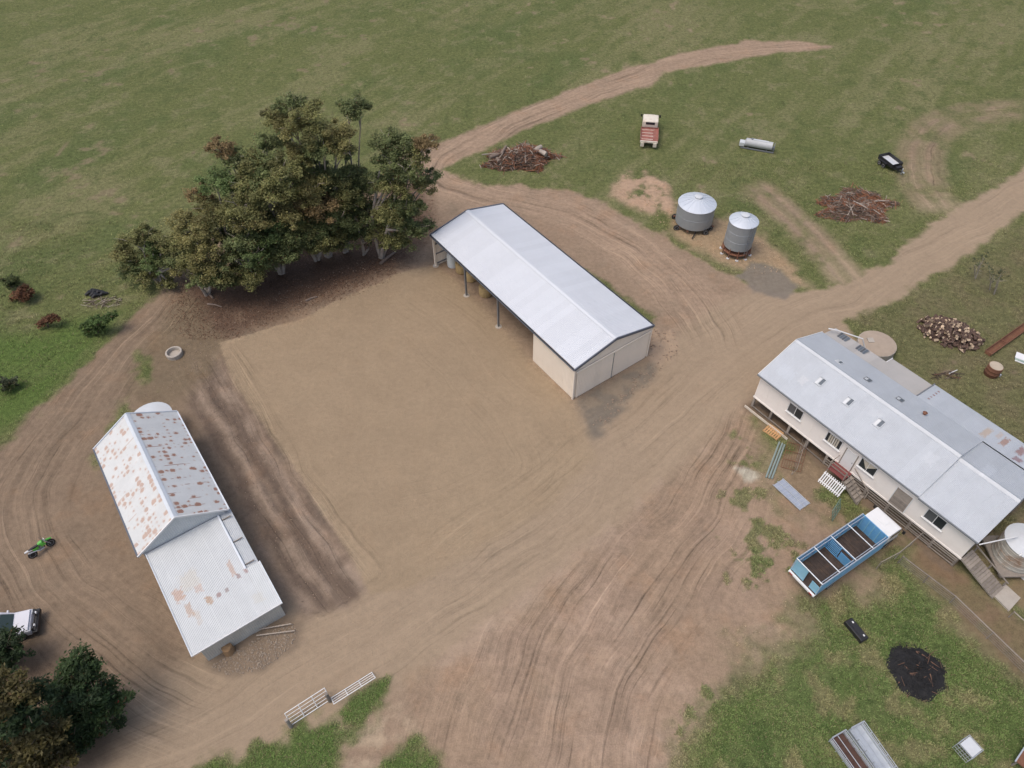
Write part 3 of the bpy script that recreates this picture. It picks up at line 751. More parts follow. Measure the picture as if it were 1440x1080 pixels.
# extension
X0, X1, Z0, Z1 = 11.95, 20.67, 3.45, 2.25
ez = lambda x: Z0 + (Z1 - Z0) * (x - X0) / (X1 - X0)
roof = MB()
for x in (12.4, 14.5, 16.6, 18.7, 20.4): roof.box((x, 3.6, ez(x) - .08), (.07, 6.3, .07))
er = roof.build('extension_roof', M_TIMB, OS)
ed = Vector((X1 - X0, 0, Z1 - Z0)); el = ed.length; ed.normalize()
def clad_down(parent, y0, width, xa, xb, mat, tilt=0.0, dz=0.0):
    k = round(width / .76); w = width / k
    for i in range(k):
        m = MB(); P = []; nn = 16
        for j in range(nn + 1):
            yy = y0 + w * i + (w + .015) * j / nn; zz = (.013 if j % 2 else 0) + (.003 if i % 2 else 0) + dz - tilt * (yy - y0)
            P += [(xa, yy, ez(xa) + zz), (xb, yy, ez(xb) + zz)]
        m.add(P, [(2 * j, 2 * j + 1, 2 * j + 3, 2 * j + 2) for j in range(nn)])
        m.build('roof_sheet', mat, parent)
clad_down(er, .48, 5.45, X0, X1, M_EXT)
clad_down(er, 5.95, 1.05, 16.95, X1, M_EXT)
clad_down(er, 5.97, .95, 11.7, 16.93, M_EXT, .22, -.10)
b = MB(); b.bar((11.9, 5.94, ez(11.9) + .03), (16.95, 5.94, ez(16.95) + .03), .14, .035); b.build('fold_flashing', M_CAP, er)
b = MB(); b.bar((X0, .45, Z0), (X1 + .02, .45, Z1), .06, .12); b.build('edge_flashing', M_CAP, er)
b = MB(); b.bar((16.95, 7.03, ez(16.95)), (X1 + .02, 7.03, Z1), .06, .12); b.build('edge_flashing', M_CAP, er)
b = MB(); b.bar((X1 + .03, .42, Z1), (X1 + .03, 7.06, Z1), .05, .11); b.build('edge_flashing', M_WHITE, er)
os_wall((X1 - .25, 1.0, -.02), (0, 1, 0), 5.85, lambda x: 2.22, plain('pale_sheet_wall', (.52, .51, .46), .7, 0, .2, 1, .3, (.36, .31, .24)))
os_wall((12.0, 1.0, -.02), (1, 0, 0), 8.4, lambda x: ez(12 + x))
os_wall((20.4, 6.8, -.02), (-1, 0, 0), 8.4, lambda x: ez(20.4 - x) - .25)
def os_pt(x, y, z=0.0): return Matrix.Translation((-34.27, 35.71, 0)) @ Matrix.Rotation(math.radians(-54.72), 4, 'Z') @ Vector((x, y, z))
def water_tank(px, name, r, h, mat, lidmat, label, cone=.3, base=0.0, ribs=True, n=28, parts=()):
    e = empty(name, px, 0, label, 'tank')
    b = MB(); b.lathe([(r * .98, base), (r, base + .02), (r, base + h), (r - .02, base + h)], n)
    if ribs:
        k = int(h / .4)
        for i in range(k):
            z = base + (i + .5) * h / k; b.lathe([(r + .002, z - .03), (r + .025, z), (r + .002, z + .03)], n)
    b.build('tank_wall', mat, e, smooth=True)
    b = MB(); b.lathe([(r + .04, base + h - .03), (r + .05, base + h + .02), (r * .55, base + h + cone * .7), (.2, base + h + cone), (.02, base + h + cone + .02)], n); lo = b.build('lid', lidmat, e, smooth=True)
    for i in range(0, n, 4):
        t = 2 * PI * i / n; q = MB(); q.bar((math.cos(t) * r, math.sin(t) * r, base + h + .035), (math.cos(t) * .25, math.sin(t) * .25, base + h + cone + .01), .04, .03); q.build('lid_seam', lidmat, lo)
    b = MB(); b.lathe([(.3, base + h + cone - .03), (.3, base + h + cone + .08), (.1, base + h + cone + .1)], 14, (r * .0, 0, 0)); b.build('hatch', lidmat, e)
    return e
p = os_pt(-1.75, 4.75); M_PALE = plain('pale_galvanised', (.60, .62, .63), .5, .15, .12, 1, .12, (.42, .34, .26))
water_tank((p.x, p.y, gh(p.x, p.y) - .03), 'water_tank', 1.75, 2.5, M_OLDW, M_PALE, 'round pale iron water tank behind the rust-spotted old shed', .35)

# ---------------------------------------------------------------- long raised woolshed
HX, HY, HYAW = 21.96, 42.79, math.radians(-53.79)
HS = empty('woolshed', (HX, HY, 0), HYAW, 'long raised woolshed with cream wall, small windows and blue-grey iron roof', 'farm building')
def hs_pt(x, y, z=0.0): return Matrix.Translation((HX, HY, 0)) @ Matrix.Rotation(HYAW, 4, 'Z') @ Vector((x, y, z))
L, Wd, HF, HE, HR, OH = 20.23, 8.11, 1.39, 4.39, 6.0, .35
OSREF = HS
M_HR = rust_roof('blue_grey_iron', (.475, .50, .525), False, 0, patches=((1.4, 1.2, 1.2, .8, (.55, .59, .63), .5), (2.9, 1.5, .5, .6, (.62, .62, .62), .6), (9.0, 2.8, .8, .5, (.55, .57, .58), .5), (14.2, 2.5, .7, .8, (.58, .6, .62), .6), (17.5, 5.0, .6, 1.6, (.62, .65, .68), .6)), seams=.05)
M_HR2 = rust_roof('back_iron', (.46, .485, .51), False, 0, patches=(
    (10.3, 9.2, .16, .16, (.25, .08, .05), 1.), (10.3, 9.65, .16, .16, (.25, .08, .05), 1.), (10.3, 10.1, .16, .16, (.25, .08, .05), 1.), (10.3, 10.55, .16, .16, (.25, .08, .05), 1.), (10.3, 11.0, .16, .16, (.25, .08, .05), 1.),
    (15.2, 9.8, .4, 1.3, (.48, .33, .20), .9), (16.6, 10.2, .35, 1.1, (.34, .15, .07), .95), (17.9, 10.4, .4, 1.0, (.26, .09, .06), .95), (18.2, 9.1, .5, .5, (.2, .06, .06), .9), (16.0, 10.6, .3, .8, (.5, .36, .26), .7)), seams=.05)
M_HW = plain('cream_wall_board', (.85, .80, .745), .7, 0, .06, .6, .18, (.5, .42, .35))
M_LEAN = plain('grey_fibro_roof', (.42, .40, .375), .8, 0, .08, .7, .2, (.33, .31, .28), .05)
slp = (HR - HE) / (Wd / 2 + OH); rl = math.hypot(Wd / 2 + OH, HR - HE); ra = math.atan(slp); ca, sn_ = math.cos(ra), math.sin(ra)
LS = 15.55   # the ridge steps down here
roof = MB()
for s in (0, 1):
    for k in range(5):
        t = (k + .3) / 5; y = -OH + (Wd / 2 + OH) * t; yy = y if s == 0 else Wd - y
        roof.box((LS / 2, yy, HE + (HR - HE) * t - .1), (LS - .2, .07, .1))
roof_o = roof.build('roof', M_TIMB, HS)
clad(roof_o, 'roof_sheet', (-.15, -OH, HE), (1, 0, 0), (0, ca, sn_), LS + .15, rl, M_HR, .76, .095, .016, False, jit=.006, lap=.02)
clad(roof_o, 'roof_sheet', (LS, Wd + OH, HE), (-1, 0, 0), (0, -ca, sn_), LS + .15, rl, M_HR, .76, .095, .016, False, jit=.006, lap=.02)
rc = MB(); rc.prism([(-.25, -.08), (0, .045), (.25, -.08), (.25, -.095), (0, .03), (-.25, -.095)], 0, LS + .1)
rc.build('ridge_cap', M_HR, roof_o, (LS, Wd / 2, HR + .03), (0, 0, PI / 2))
for ya, yb in ((-OH, Wd / 2), (Wd + OH, Wd / 2)):
    b = MB(); b.bar((-.18, ya, HE - .02), (-.18, yb, HR), .05, .14); b.build('barge_board', M_WHITE, roof_o)
b = MB(); b.box((LS / 2 - .1, -OH - .06, HE - .04), (LS + .2, .11, .10)); b.build('gutter', M_STEEL, roof_o)
# lower end section
L2 = L + .15 - LS; HR2 = HR - .28; HE2 = HE - .12
ra2 = math.atan((HR2 - HE2) / (Wd / 2 + OH)); rl2 = math.hypot(Wd / 2 + OH, HR2 - HE2)
roof = MB(); roof.box((LS + L2 / 2, Wd / 2, HR2 - .15), (L2 - .1, .08, .14)); r2 = roof.build('end_roof', M_TIMB, HS)
clad(r2, 'roof_sheet', (LS, -OH, HE2), (1, 0, 0), (0, math.cos(ra2), math.sin(ra2)), L2, rl2, M_HR, .76, .095, .016, False, jit=.006, lap=.02)
clad(r2, 'roof_sheet', (LS + L2, Wd + OH, HE2), (-1, 0, 0), (0, -math.cos(ra2), math.sin(ra2)), L2, rl2, M_HR, .76, .095, .016, False, jit=.006, lap=.02)
rc = MB(); rc.prism([(-.25, -.08), (0, .045), (.25, -.08), (.25, -.095), (0, .03), (-.25, -.095)], 0, L2)
rc.build('ridge_cap', M_HR, r2, (LS + L2, Wd / 2, HR2 + .03), (0, 0, PI / 2))
st_ = MB(); st_.add([(LS, -OH, HE2), (LS, -OH, HE + .02), (LS, Wd / 2, HR + .02), (LS, Wd + OH, HE + .02), (LS, Wd + OH, HE2), (LS, Wd / 2, HR2)], [(0, 1, 2, 5), (5, 2, 3, 4)]); st_.build('step_flashing', M_PALE, roof_o)
b = MB(); b.box((LS + L2 / 2 + .03, -OH - .06, HE2 - .04), (L2, .11, .10)); b.build('gutter', M_STEEL, r2)
# back lean-tos
roof = MB(); roof.box((12.3, 9.9, 3.5), (4.9, .08, .1)); lr = roof.build('lean_to_roof', M_TIMB, HS)
def flat_sheets(parent, x0, x1, ya, za, yb, zb, mat, sw=.76):
    k = max(1, round((x1 - x0) / sw)); w = (x1 - x0) / k
    for i in range(k):
        m = MB(); P = []
        for j in range(17):
            x = x0 + w * i + (w + .012) * j / 16; dz = (.014 if j % 2 else 0) + (.003 if i % 2 else 0)
            P += [(x, ya, za + dz), (x, yb, zb + dz)]
        m.add(P, [(2 * j, 2 * j + 2, 2 * j + 3, 2 * j + 1) for j in range(16)]); m.build('roof_sheet', mat, parent)
flat_sheets(lr, 9.6, 20.4, Wd + OH + .02, HE - .03, 11.6, 3.75, M_HR2)
flat_sheets(lr, -.1, 5.4, Wd + OH - .1, HE - .22, 10.75, 3.62, M_LEAN)
flat_sheets(lr, 5.42, 9.5, Wd + OH - .1, HE - .22, 11.7, 3.45, M_LEAN)
b = MB(); b.bar((9.55, Wd + OH, HE - .05), (9.55, 11.65, 3.72), .09, .16); b.build('edge_flashing', M_STEEL, lr)
b = MB(); b.bar((5.4, 10.7, 3.62), (5.4, 11.75, 3.47), .06, .12); b.build('edge_flashing', M_WHITE, lr)
# walls (front wall as boards)
def hs_box(name, c, d, mat, parent=HS, **k): m = MB(); m.box(c, d); return m.build(name, mat, parent, **k)
wf = hs_box('front_wall', (L / 2, .05, (HF + HE) / 2 - .06), (L, .10, HE - HF - .19), M_HW)
for i in range(17): hs_box('wall_panel', (.6 + i * 1.19, -.008, (HF + HE) / 2 - .07), (1.175, .012, HE - HF - .22), M_HW, wf)
e = MB(); hh = HE - .04; e.add([(.02, .1, HF), (.02, Wd, HF), (.02, Wd, hh), (.02, Wd / 2, HR - .12), (.02, .1, hh)], [(0, 1, 2, 3, 4)]); e.build('end_wall', M_HW, HS)
e = MB(); hh = HE - .2; e.add([(L, .1, HF), (L, Wd, HF), (L, Wd, hh), (L, Wd / 2, HR2 - .12), (L, .1, hh)], [(4, 3, 2, 1, 0)]); e.build('end_wall', M_OLDW, HS)
hs_box('back_wall', (L / 2, Wd - .05, (HF + HE) / 2), (L, .1, HE - HF), M_OLDW)
hs_box('lean_to_wall', (14.9, 11.45, 1.85), (10.6, .08, 3.7), M_OLDW); hs_box('lean_to_wall', (7.5, 11.5, 1.7), (4.0, .08, 3.4), M_OLDW); hs_box('lean_to_wall', (2.6, 10.6, 1.75), (5.3, .08, 3.5), M_OLDW)
hs_box('lean_to_wall', (.0, 9.4, 1.8), (.08, 2.4, 3.6), M_OLDW); hs_box('lean_to_wall', (20.3, 9.8, 1.8), (.08, 3.3, 3.6), M_OLDW)
hs_box('floor', (L / 2, Wd / 2, HF - .08), (L - .1, Wd - .1, .14), M_TIMB)
b = MB(); b.box((L / 2, -.03, HF - .05), (L + .1, .06, .16)); b.build('bearer', M_HW, HS)
# windows and doors along the front wall
M_BLIND = plain('curtain', (.52, .47, .38), .9, 0, .2, 2)
M_GLASS2 = plain('grey_glass', (.10, .105, .11), .15, 0, .3, 1)
def window(x, w=1.45, h=1.1, zc=3.15, style=0):
    f = MB()
    for dx in (-w / 2, w / 2): f.box((x + dx, -.045, zc), (.06, .06, h + .06))
    for dz in (-h / 2, h / 2): f.box((x, -.047, zc + dz), (w + .06, .064, .06))
    fo = f.build('window', M_WHITE, HS)
    for s in (-1, 1):
        g = MB(); g.box((x + s * w / 4, -.025, zc), (w / 2 - .05, .02, h - .04)); g.build('pane', M_GLASS2 if (s == -1 and style == 1) else M_GLASS, fo)
    g = MB(); g.box((x, -.04, zc), (.045, .05, h)); g.build('mullion', M_WHITE, fo)
    g = MB(); g.box((x, -.09, zc - h / 2 - .05), (w + .2, .14, .05)); g.build('sill', M_WHITE, fo)
    if style == 2:
        for k in range(5): g = MB(); g.box((x - .38 + k * .19, -.04, zc + .0), (.16, .012, h - .1), rz=.2); g.build('curtain', M_BLIND, fo)
    if style == 3:
        g = MB(); g.add([(x - w * .42, -.04, zc + h / 2 - .06), (x + w * .45, -.04, zc + h / 2 - .06), (x + .1, -.04, zc - .1), (x - .1, -.04, zc - h * .3)], [(0, 3, 2, 1)]); g.build('curtain', M_BLIND, fo)
    return fo
window(4.05, style=1); window(8.0, style=2); window(11.3, style=3); window(17.3, 1.55, 1.15, 3.1, 1)
def hs_door(x, w, mat, label=None):
    d = MB(); d.box((x, -.03, HF + 1.02), (w, .05, 2.0)); do = d.build('door', mat, HS)
    for s in (-1, 1): q = MB(); q.box((x + s * (w / 2 + .04), -.04, HF + 1.05), (.07, .08, 2.1)); q.build('door_frame', M_TIMB if mat is M_WHITE else M_WHITE, do)
    q = MB(); q.box((x + w * .38, -.075, HF + 1.0), (.04, .05, .14)); q.build('handle', M_STEEL, do)
    return do
hs_door(9.75, 1.0, M_WHITE)
dd = hs_door(14.6, 1.3, M_TIMB)
for k in range(7): q = MB(); q.box((14.6, -.07, HF + .15 + k * .16), (1.15, .03, .10)); q.build('slat', M_TIMB, dd)
# stumps and skirting battens under the floor
for k in range(11):
    x = .12 + k * (L - .24) / 10
    hs_box('stump', (x, .08, HF / 2 - .12), (.20, .20, HF - .06 + .16), M_TIMB)
    if k % 2 == 0:
        hs_box('stump', (x, Wd / 2, HF / 2 - .12), (.20, .20, HF + .1), M_TIMB)
for k in range(10):
    x0 = .12 + k * (L - .24) / 10; x1 = x0 + (L - .24) / 10
    for j in range(4):
        if k < 4 and j > 0: continue
        if k == 4 and j == 3: continue
        z = .25 + j * .28
        m = MB(); m.bar((x0 - .03, -.06 - j * .004 + rnd.uniform(-.02, .02), z + rnd.uniform(-.05, .05)), (x1 + .03, -.06 - j * .004 + rnd.uniform(-.02, .02), z + rnd.uniform(-.05, .05)), .03, .12); m.build('skirting_board', M_TIMB, HS)
# roof skylights and vents
M_SKYL = plain('dark_translucent_sheet', (.10, .12, .14), .4, 0, .3, 5)
def sky_patch(x, y, w, d, front=True, lean=None, frame=M_HR):
    if lean: z = lean[0] + (y - lean[1]) * lean[2]; a = math.atan(lean[2])
    elif front: z = HE + (y + OH) * slp; a = ra
    else: z = HE + (Wd + OH - y) * slp; a = -ra
    m = MB()
    for s in (-1, 1): m.box((0, s * d / 2, .035), (w, .05, .05)); m.box((s * w / 2, 0, .037), (.05, d, .05))
    f = m.build('skylight', frame, roof_o, (x, y, z + .02), (a, 0, 0))
    for s in (-1, 1): q = MB(); q.box((s * w * .24, (.07 if s > 0 else -.05), .03), (w * .42, d * .8, .02)); q.build('pane', M_SKYL if s > 0 else M_PALE, f)
for x, y in ((4.0, 2.3), (6.8, 2.3), (9.7, 2.35)): sky_patch(x, y, .62, .8)
for x, y in ((3.6, 5.3), (6.3, 5.6), (9.2, 6.0)): sky_patch(x, y, .55, .6, False, None, M_STEEL if x > 5 else M_PALE)
for x in (1.2, 3.2):
    y = 10.0; z = 3.62 + (10.75 - y) * (.55 / 2.39); m = MB(); m.box((x, y, z + .05), (1.0, .9, .06)); q = m.build('roof_window', M_STEEL, lr)
    for j in range(4): g = MB(); g.box((x - .36 + j * .24, y, z + .09), (.17, .76, .02)); g.build('pane', M_SKYL if j % 2 else M_GLASS2, q)
m = MB(); m.sweep([(-.1, 9.3, HE + .0), (.4, 9.9, HE - .15), (2.2, 11.8, 3.4), (2.7, 12.1, 2.3)], [.06, .06, .06, .06], 8); m.build('overflow_pipe', M_WHITE, HS)
m = MB(); m.lathe([(.12, 0), (.12, .25), (.2, .27), (.02, .4)], 12, (11.3, 6.3, HE + (Wd + OH - 6.3) * slp - .03)); m.build('roof_vent', M_RUST, roof_o)
# landing, stairs and white picket gate at the door
ld = MB(); ld.box((9.75, -.65, HF - .06), (1.6, 1.1, .08)); lo = ld.build('landing', plain('red_brown_mat', (.19, .055, .05), .9, 0, .2, 3), HS)
for x, y in ((9.0, -1.15), (10.5, -1.15)): hs_box('landing_post', (x, y, 1.15), (.08, .08, 2.35), M_TIMB)
for a, b in (((9.0, -1.15, 2.28), (10.5, -1.15, 2.28)), ((9.0, -1.15, 1.85), (10.5, -1.15, 1.85)), ((9.0, -.1, 2.28), (9.0, -1.15, 2.28))):
    m = MB(); m.bar(a, b, .05, .08); m.build('handrail', M_TIMB, HS)
for k in range(6):
    m = MB(); m.box((10.75 + k * .28, -.7, HF - .18 - k * .21), (.27, .95, .05)); m.build('step', M_TIMB, HS)
for y in (-.2, -1.2):
    m = MB(); m.bar((10.55, y, HF - .2), (12.4, y, .02), .05, .2); m.build('stringer', M_TIMB, HS)
    m = MB(); m.bar((10.55, y, HF + .85), (12.4, y, .95), .05, .07); m.build('handrail', M_TIMB, HS)
    m = MB(); m.box((12.4, y, .48), (.08, .08, .98)); m.build('landing_post', M_TIMB, HS)

# ================================================================ TREES AND SHRUBS
M_BARK = plain('pale_gum_bark', (.37, .32, .27), .85, 0, .35, 1.5, .5, (.17, .12, .085), 0, .5)
M_BARKD = plain('dark_bark', (.16, .125, .095), .9, 0, .3, 2, .3, (.08, .06, .045), 0, .5)
def crown_arrays(clumps, cols, dens, leaf, flat=.78, sub=20):
    """clumps: list of (centre, radius, tone index)"""
    CEN, AX, WDV, CO = [], [], [], []
    for c, r, ti in clumps:
        ns = int(sub * rs.uniform(.8, 1.25))
        d = rs.normal(size=(ns, 3)); d /= np.linalg.norm(d, axis=1)[:, None]; d[:, 2] = np.abs(d[:, 2]) * 1.0 - .35 * (rs.rand(ns) < .45)
        sc = np.array(c)[None] + d * np.array([r, r, r * flat]) * rs.uniform(.3, 1.08, (ns, 1))
        sr = r * rs.uniform(.15, .36, ns); tone = rs.uniform(.6, 1.4, ns)
        n = int(dens * r * r)
        k = rs.randint(0, ns, n)
        q = rs.normal(size=(n, 3)); q /= np.linalg.norm(q, axis=1)[:, None]
        rad = rs.rand(n) ** .5 * np.where(rs.rand(n) < .15, 1.7, 1.0)
        p = sc[k] + q * (sr[k] * rad)[:, None] * np.array([1.1, 1.1, .8])
        t = rs.uniform(0, 2 * PI, n); el = rs.uniform(-.7, .4, n)
        a = np.stack([np.cos(t) * np.cos(el), np.sin(t) * np.cos(el), np.sin(el)], 1)
        L = leaf * rs.uniform(.6, 1.5, n)
        nn = rs.normal(size=(n, 3)) * .55 + q * .5 + np.array([0, 0, .9]); b = np.cross(a, nn); b /= np.linalg.norm(b, axis=1)[:, None] + 1e-9
        base = np.array(cols[ti])
        cc = base[None] * (tone[k] * rs.uniform(.7, 1.3, n))[:, None]
        br = rs.rand(n) < .03; cc[br] = np.array([.13, .085, .04]) * rs.uniform(.6, 1.3, (br.sum(), 1))
        CEN.append(p); AX.append(a * L[:, None] * .5); WDV.append(b * (L * .24)[:, None]); CO.append(cc)
    return np.concatenate(CEN), np.concatenate(AX), np.concatenate(WDV), np.concatenate(CO)
GUM = [(.215, .215, .085), (.165, .195, .080), (.255, .235, .095), (.240, .175, .085), (.150, .205, .075)]
def tree(name, base, clumps, label, cat='tree', group=None, cols=GUM, dens=1150, leaf=.205, bark=None, stems=3, r0=.24, flat=.78, fork=.25, sub=20, dead=0):
    """clumps: world centres with radius and tone"""
    e = empty(name, base, 0, label, cat, group)
    bx = Vector(base); m = MB()
    loc = [(Vector(c) - bx, r, t) for c, r, t in clumps]
    top = max(c.z for c, r, t in loc)
    cx = sum((c for c, r, t in loc), Vector()) / len(loc)
    st_list = []
    for s in range(stems):
        a = 2 * PI * s / stems + rnd.uniform(-.5, .5)
        f = Vector((cx.x * .35 + math.cos(a) * top * .10, cx.y * .35 + math.sin(a) * top * .10, top * (fork + rnd.uniform(0, .18))))
        b0 = Vector((math.cos(a) * r0 * .7, math.sin(a) * r0 * .7, -.15)); mid = (b0 + f) / 2 + Vector((rnd.uniform(-.3, .3), rnd.uniform(-.3, .3), 0)) * top * .06
        m.sweep([b0, b0 + Vector((0, 0, .3)), mid, f], [r0 * 1.05, r0 * .85, r0 * .72, r0 * .6], 8); st_list.append(f)
    for c, r, t in loc:
        f = min(st_list, key=lambda q: (q - c).length + rnd.uniform(0, top * .12))
        mid = f * .45 + c * .55 + Vector((rnd.uniform(-.5, .5), rnd.uniform(-.5, .5), rnd.uniform(-.2, .6))) * .7
        rr = min(r0 * .6, .05 + r * .045)
        m.sweep([f, mid, c], [rr * 1.25, rr * .75, rr * .35], 6)
        for j in range(4):
            d = Vector((rnd.uniform(-1, 1), rnd.uniform(-1, 1), rnd.uniform(-.2, .9))) * r * .8
            m.sweep([mid.lerp(c, .6), c + d * .5 + Vector((0, 0, .1)), c + d], [rr * .4, rr * .25, rr * .1], 4)
    for j in range(dead):
        f = rnd.choice(st_list); d = Vector((rnd.uniform(-.35, .45), rnd.uniform(-.8, -.1), .75)) * top * .33
        m.sweep([f, f + d * .6 + Vector((.2, 0, 0)), f + d], [r0 * .4, r0 * .25, .03], 6)
    m.build('trunk', bark or M_BARK, e, smooth=True)
    c, a, w, col = crown_arrays([((q.x, q.y, q.z), r, t) for q, r, t in loc], cols, dens, leaf, flat, sub)
    link('crown', leaf_mesh('crown', c, None, a, w, col, LEAF), e)
    return e
def px_tree(bpx, spec, label, **k):
    b = GG(*bpx); cl = []; fill = k.pop('fill', k.get('group') == GRP)
    for x, y, dy, r, t in spec:
        c = RayY(x, y, b.y + dy)
        if c.z < r * .55: c.z = r * .55
        cl.append((c, r, t))
    if fill:
        for c, r, t in list(cl):
            for f_ in ((.70, .42) if rnd.random() < .35 else (.55,)):
                q = Vector((b.x + (c.x - b.x) * (f_ + .2) + rnd.uniform(-1, 1), b.y + (c.y - b.y) * (f_ + .2) + rnd.uniform(-1, 1), c.z * f_ + rnd.uniform(-.9, .3)))
                if q.z > 2.4: cl.append((q, r * .85, rnd.choice((0, 1, 1))))
    return tree(k.pop('name', 'gum_tree'), b, cl, label, **k)
GRP = 'gum trees clumped beside the bare yard'
px_tree((462, 360), [(388,165,1.5,1.7,0),(408,150,1,1.5,1),(432,163,0,1.8,0),(412,182,0,1.8,2),(445,188,-.5,1.9,0),(474,196,-.5,2.0,2),(485,212,-1,1.5,0),(455,215,-1.5,2.0,1),(425,215,0,1.8,2)], 'tallest gum tree with high olive crown and pale forked trunks', group=GRP, r0=.30, dead=2, stems=4)
px_tree((486, 354), [(490,150,2,1.5,1),(508,156,2,1.3,1),(496,246,0,2.0,1),(475,262,-1,2.1,0),(510,262,0,1.8,1),(488,285,-1.5,2.0,0)], 'gum tree with one small tuft of leaves high above its crown', group=GRP, dead=2, r0=.24)
px_tree((537, 362), [(545,200,1,1.8,1),(566,203,1,1.6,1),(600,206,0,1.4,3),(590,222,0,1.5,0),(552,228,0,1.9,1),(575,245,-.5,2.0,1),(593,262,-.5,1.5,0),(555,265,-1,1.9,0),(572,290,-1.5,1.8,1),(548,302,-2,1.7,0),(566,318,-2,1.5,1)], 'gum tree standing apart nearest the white shed roof', group=GRP, r0=.24, stems=4)
px_tree((446, 366), [(440,262,-1,2.2,2),(418,285,-1,2.2,0),(452,292,-2,2.2,3),(470,312,-2,1.9,1),(430,318,-2,2.0,0),(450,330,-2.5,1.7,1)], 'broad gum tree with rust-tinged leaves amid the clump', group=GRP, stems=3)
px_tree((396, 384), [(375,210,2.5,1.6,1),(352,232,2,1.8,0),(318,212,2.5,1.3,3),(302,208,2.5,1.1,3),(332,222,2.2,1.4,1),(372,246,1,2.0,1),(398,238,0,1.9,0),(350,262,0,2.0,0),(385,280,-1,2.2,0),(405,305,-1.5,1.9,2),(388,332,-2,1.9,4),(402,352,-2.5,1.5,1)], 'tall gum tree with a brown tip leaning out over the pasture', group=GRP, r0=.26, stems=4, dead=1)
px_tree((348, 402), [(305,258,2,1.7,4),(322,266,1.5,1.7,4),(342,290,0,2.1,0),(280,275,2,1.3,3),(300,295,1,2.0,2),(325,312,0,2.0,0),(355,318,-1,2.0,2),(340,340,-1.5,2.0,1),(362,362,-2.5,1.7,4),(330,365,-2,1.7,1)], 'gum tree with a dark green top and rusty side tuft', group=GRP, stems=4)
px_tree((292, 414), [(262,312,1.5,1.7,2),(278,330,.5,2.0,2),(252,338,1,1.8,0),(295,350,-.5,1.9,2),(268,362,0,1.9,0),(300,380,-1.5,1.7,2),(282,392,-1.5,1.5,1),(318,388,-1.5,1.4,0)], 'yellow-olive gum tree over the start of the dirt track', group=GRP, stems=3, dead=1)
px_tree((226, 400), [(186,340,1.5,1.6,0),(204,332,1.5,1.4,0),(176,360,1,1.5,2),(215,348,1,1.5,4),(196,366,.5,1.8,0),(220,372,0,1.5,4),(182,382,0,1.4,1),(205,392,-.5,1.4,0),(238,366,.5,1.5,1),(232,345,1,1.5,0),(248,380,0,1.5,2),(240,398,-.5,1.2,0)], 'bushy gum tree at the pasture end of the clump', group=GRP, stems=3, r0=.18)
px_tree((512, 358), [(520,290,0,1.7,1),(505,310,-1,1.8,1),(528,325,-1,1.6,0),(510,335,-1.5,1.4,1)], 'low dark gum tree filling the gap beside the white shed', group=GRP, stems=3, r0=.17, dens=620)
px_tree((345, 378), [(360,232,3,1.4,0),(400,200,5,1.4,1),(330,285,1,1.6,1),(370,300,0,1.8,1),(420,250,2,1.8,1),(455,245,2,1.8,1)], 'shaded gum tree at the back of the clump', group=GRP, stems=4)
# trees in the foreground corner
DK = [(.042, .068, .028), (.055, .088, .032), (.105, .090, .034), (.08, .11, .045)]
px_tree((118, 1012), [(100,945,1.0,1.3,1),(125,950,1,1.4,1),(90,975,.4,1.5,0),(120,975,0,1.7,0),(145,985,0,1.4,1),(80,1005,0,1.5,0),(110,1010,-.6,1.8,0),(140,1015,-.5,1.5,1),(95,1040,-1,1.5,0),(125,1040,-1,1.4,0)], 'dense dark green tree beside the bend of the dirt road', cols=DK, bark=M_BARKD, stems=3, r0=.16, dens=1500, leaf=.22, name='dark_tree')
px_tree((40, 1068), [(20,975,1,1.4,2),(5,1000,.5,1.6,0),(40,1000,.5,1.6,0),(60,1030,0,1.5,2),(25,1035,0,1.7,2),(50,1062,-.5,1.6,2),(15,1072,-.5,1.6,0),(78,1065,-.5,1.3,2),(-15,1040,0,1.6,0)], 'olive tree with yellowish leaves behind the dense dark tree', cols=DK, bark=M_BARKD, stems=3, r0=.18, dens=1100, leaf=.25, name='olive_tree')
px_tree((4, 936), [(-5,905,.5,1.2,0),(12,908,.3,1.0,0),(20,922,0,1.0,0),(-10,925,0,1.3,2),(8,934,0,1.0,0)], 'small dark tree leaning over the white pickup', cols=DK, bark=M_BARKD, stems=2, r0=.12, dens=1300, leaf=.22, name='small_tree')
# shrubs
SHC = [(.085, .105, .038), (.16, .078, .042), (.085, .135, .040), (.095, .11, .06)]
def shrub(bpx, spec, label, **k): return px_tree(bpx, spec, label, cat='shrub', cols=SHC, bark=M_BARKD, stems=3, r0=.05, fork=.15, name='shrub', leaf=k.pop('leaf', .2), **k)
shrub((16, 404), [(14,396,0,.95,0),(20,400,0,.8,0)], 'small olive shrub in the pasture beside a rust-brown shrub', dens=1300)
shrub((34, 422), [(30,412,0,1.0,1),(36,416,-.2,.9,1),(24,418,0,.7,1)], 'rust-brown shrub touching the small olive shrub', dens=1300)
shrub((68, 460), [(66,450,0,.8,1),(74,450,0,.7,1),(60,456,0,.6,1)], 'rust-brown shrub standing alone near the green weeds', dens=1300)
shrub((138, 468), [(120,458,0,.7,2),(132,454,0,.8,2),(146,450,0,.9,2),(158,446,.3,.7,2),(140,462,-.2,.7,2),(124,466,-.2,.6,2)], 'low spreading bright green bush on the verge of the track', dens=1500, flat=.6)
shrub((10, 548), [(4,538,0,.8,3),(14,544,0,.8,0),(20,536,.3,.6,3)], 'grey-green shrub in the lush grass left of the track', dens=1200)
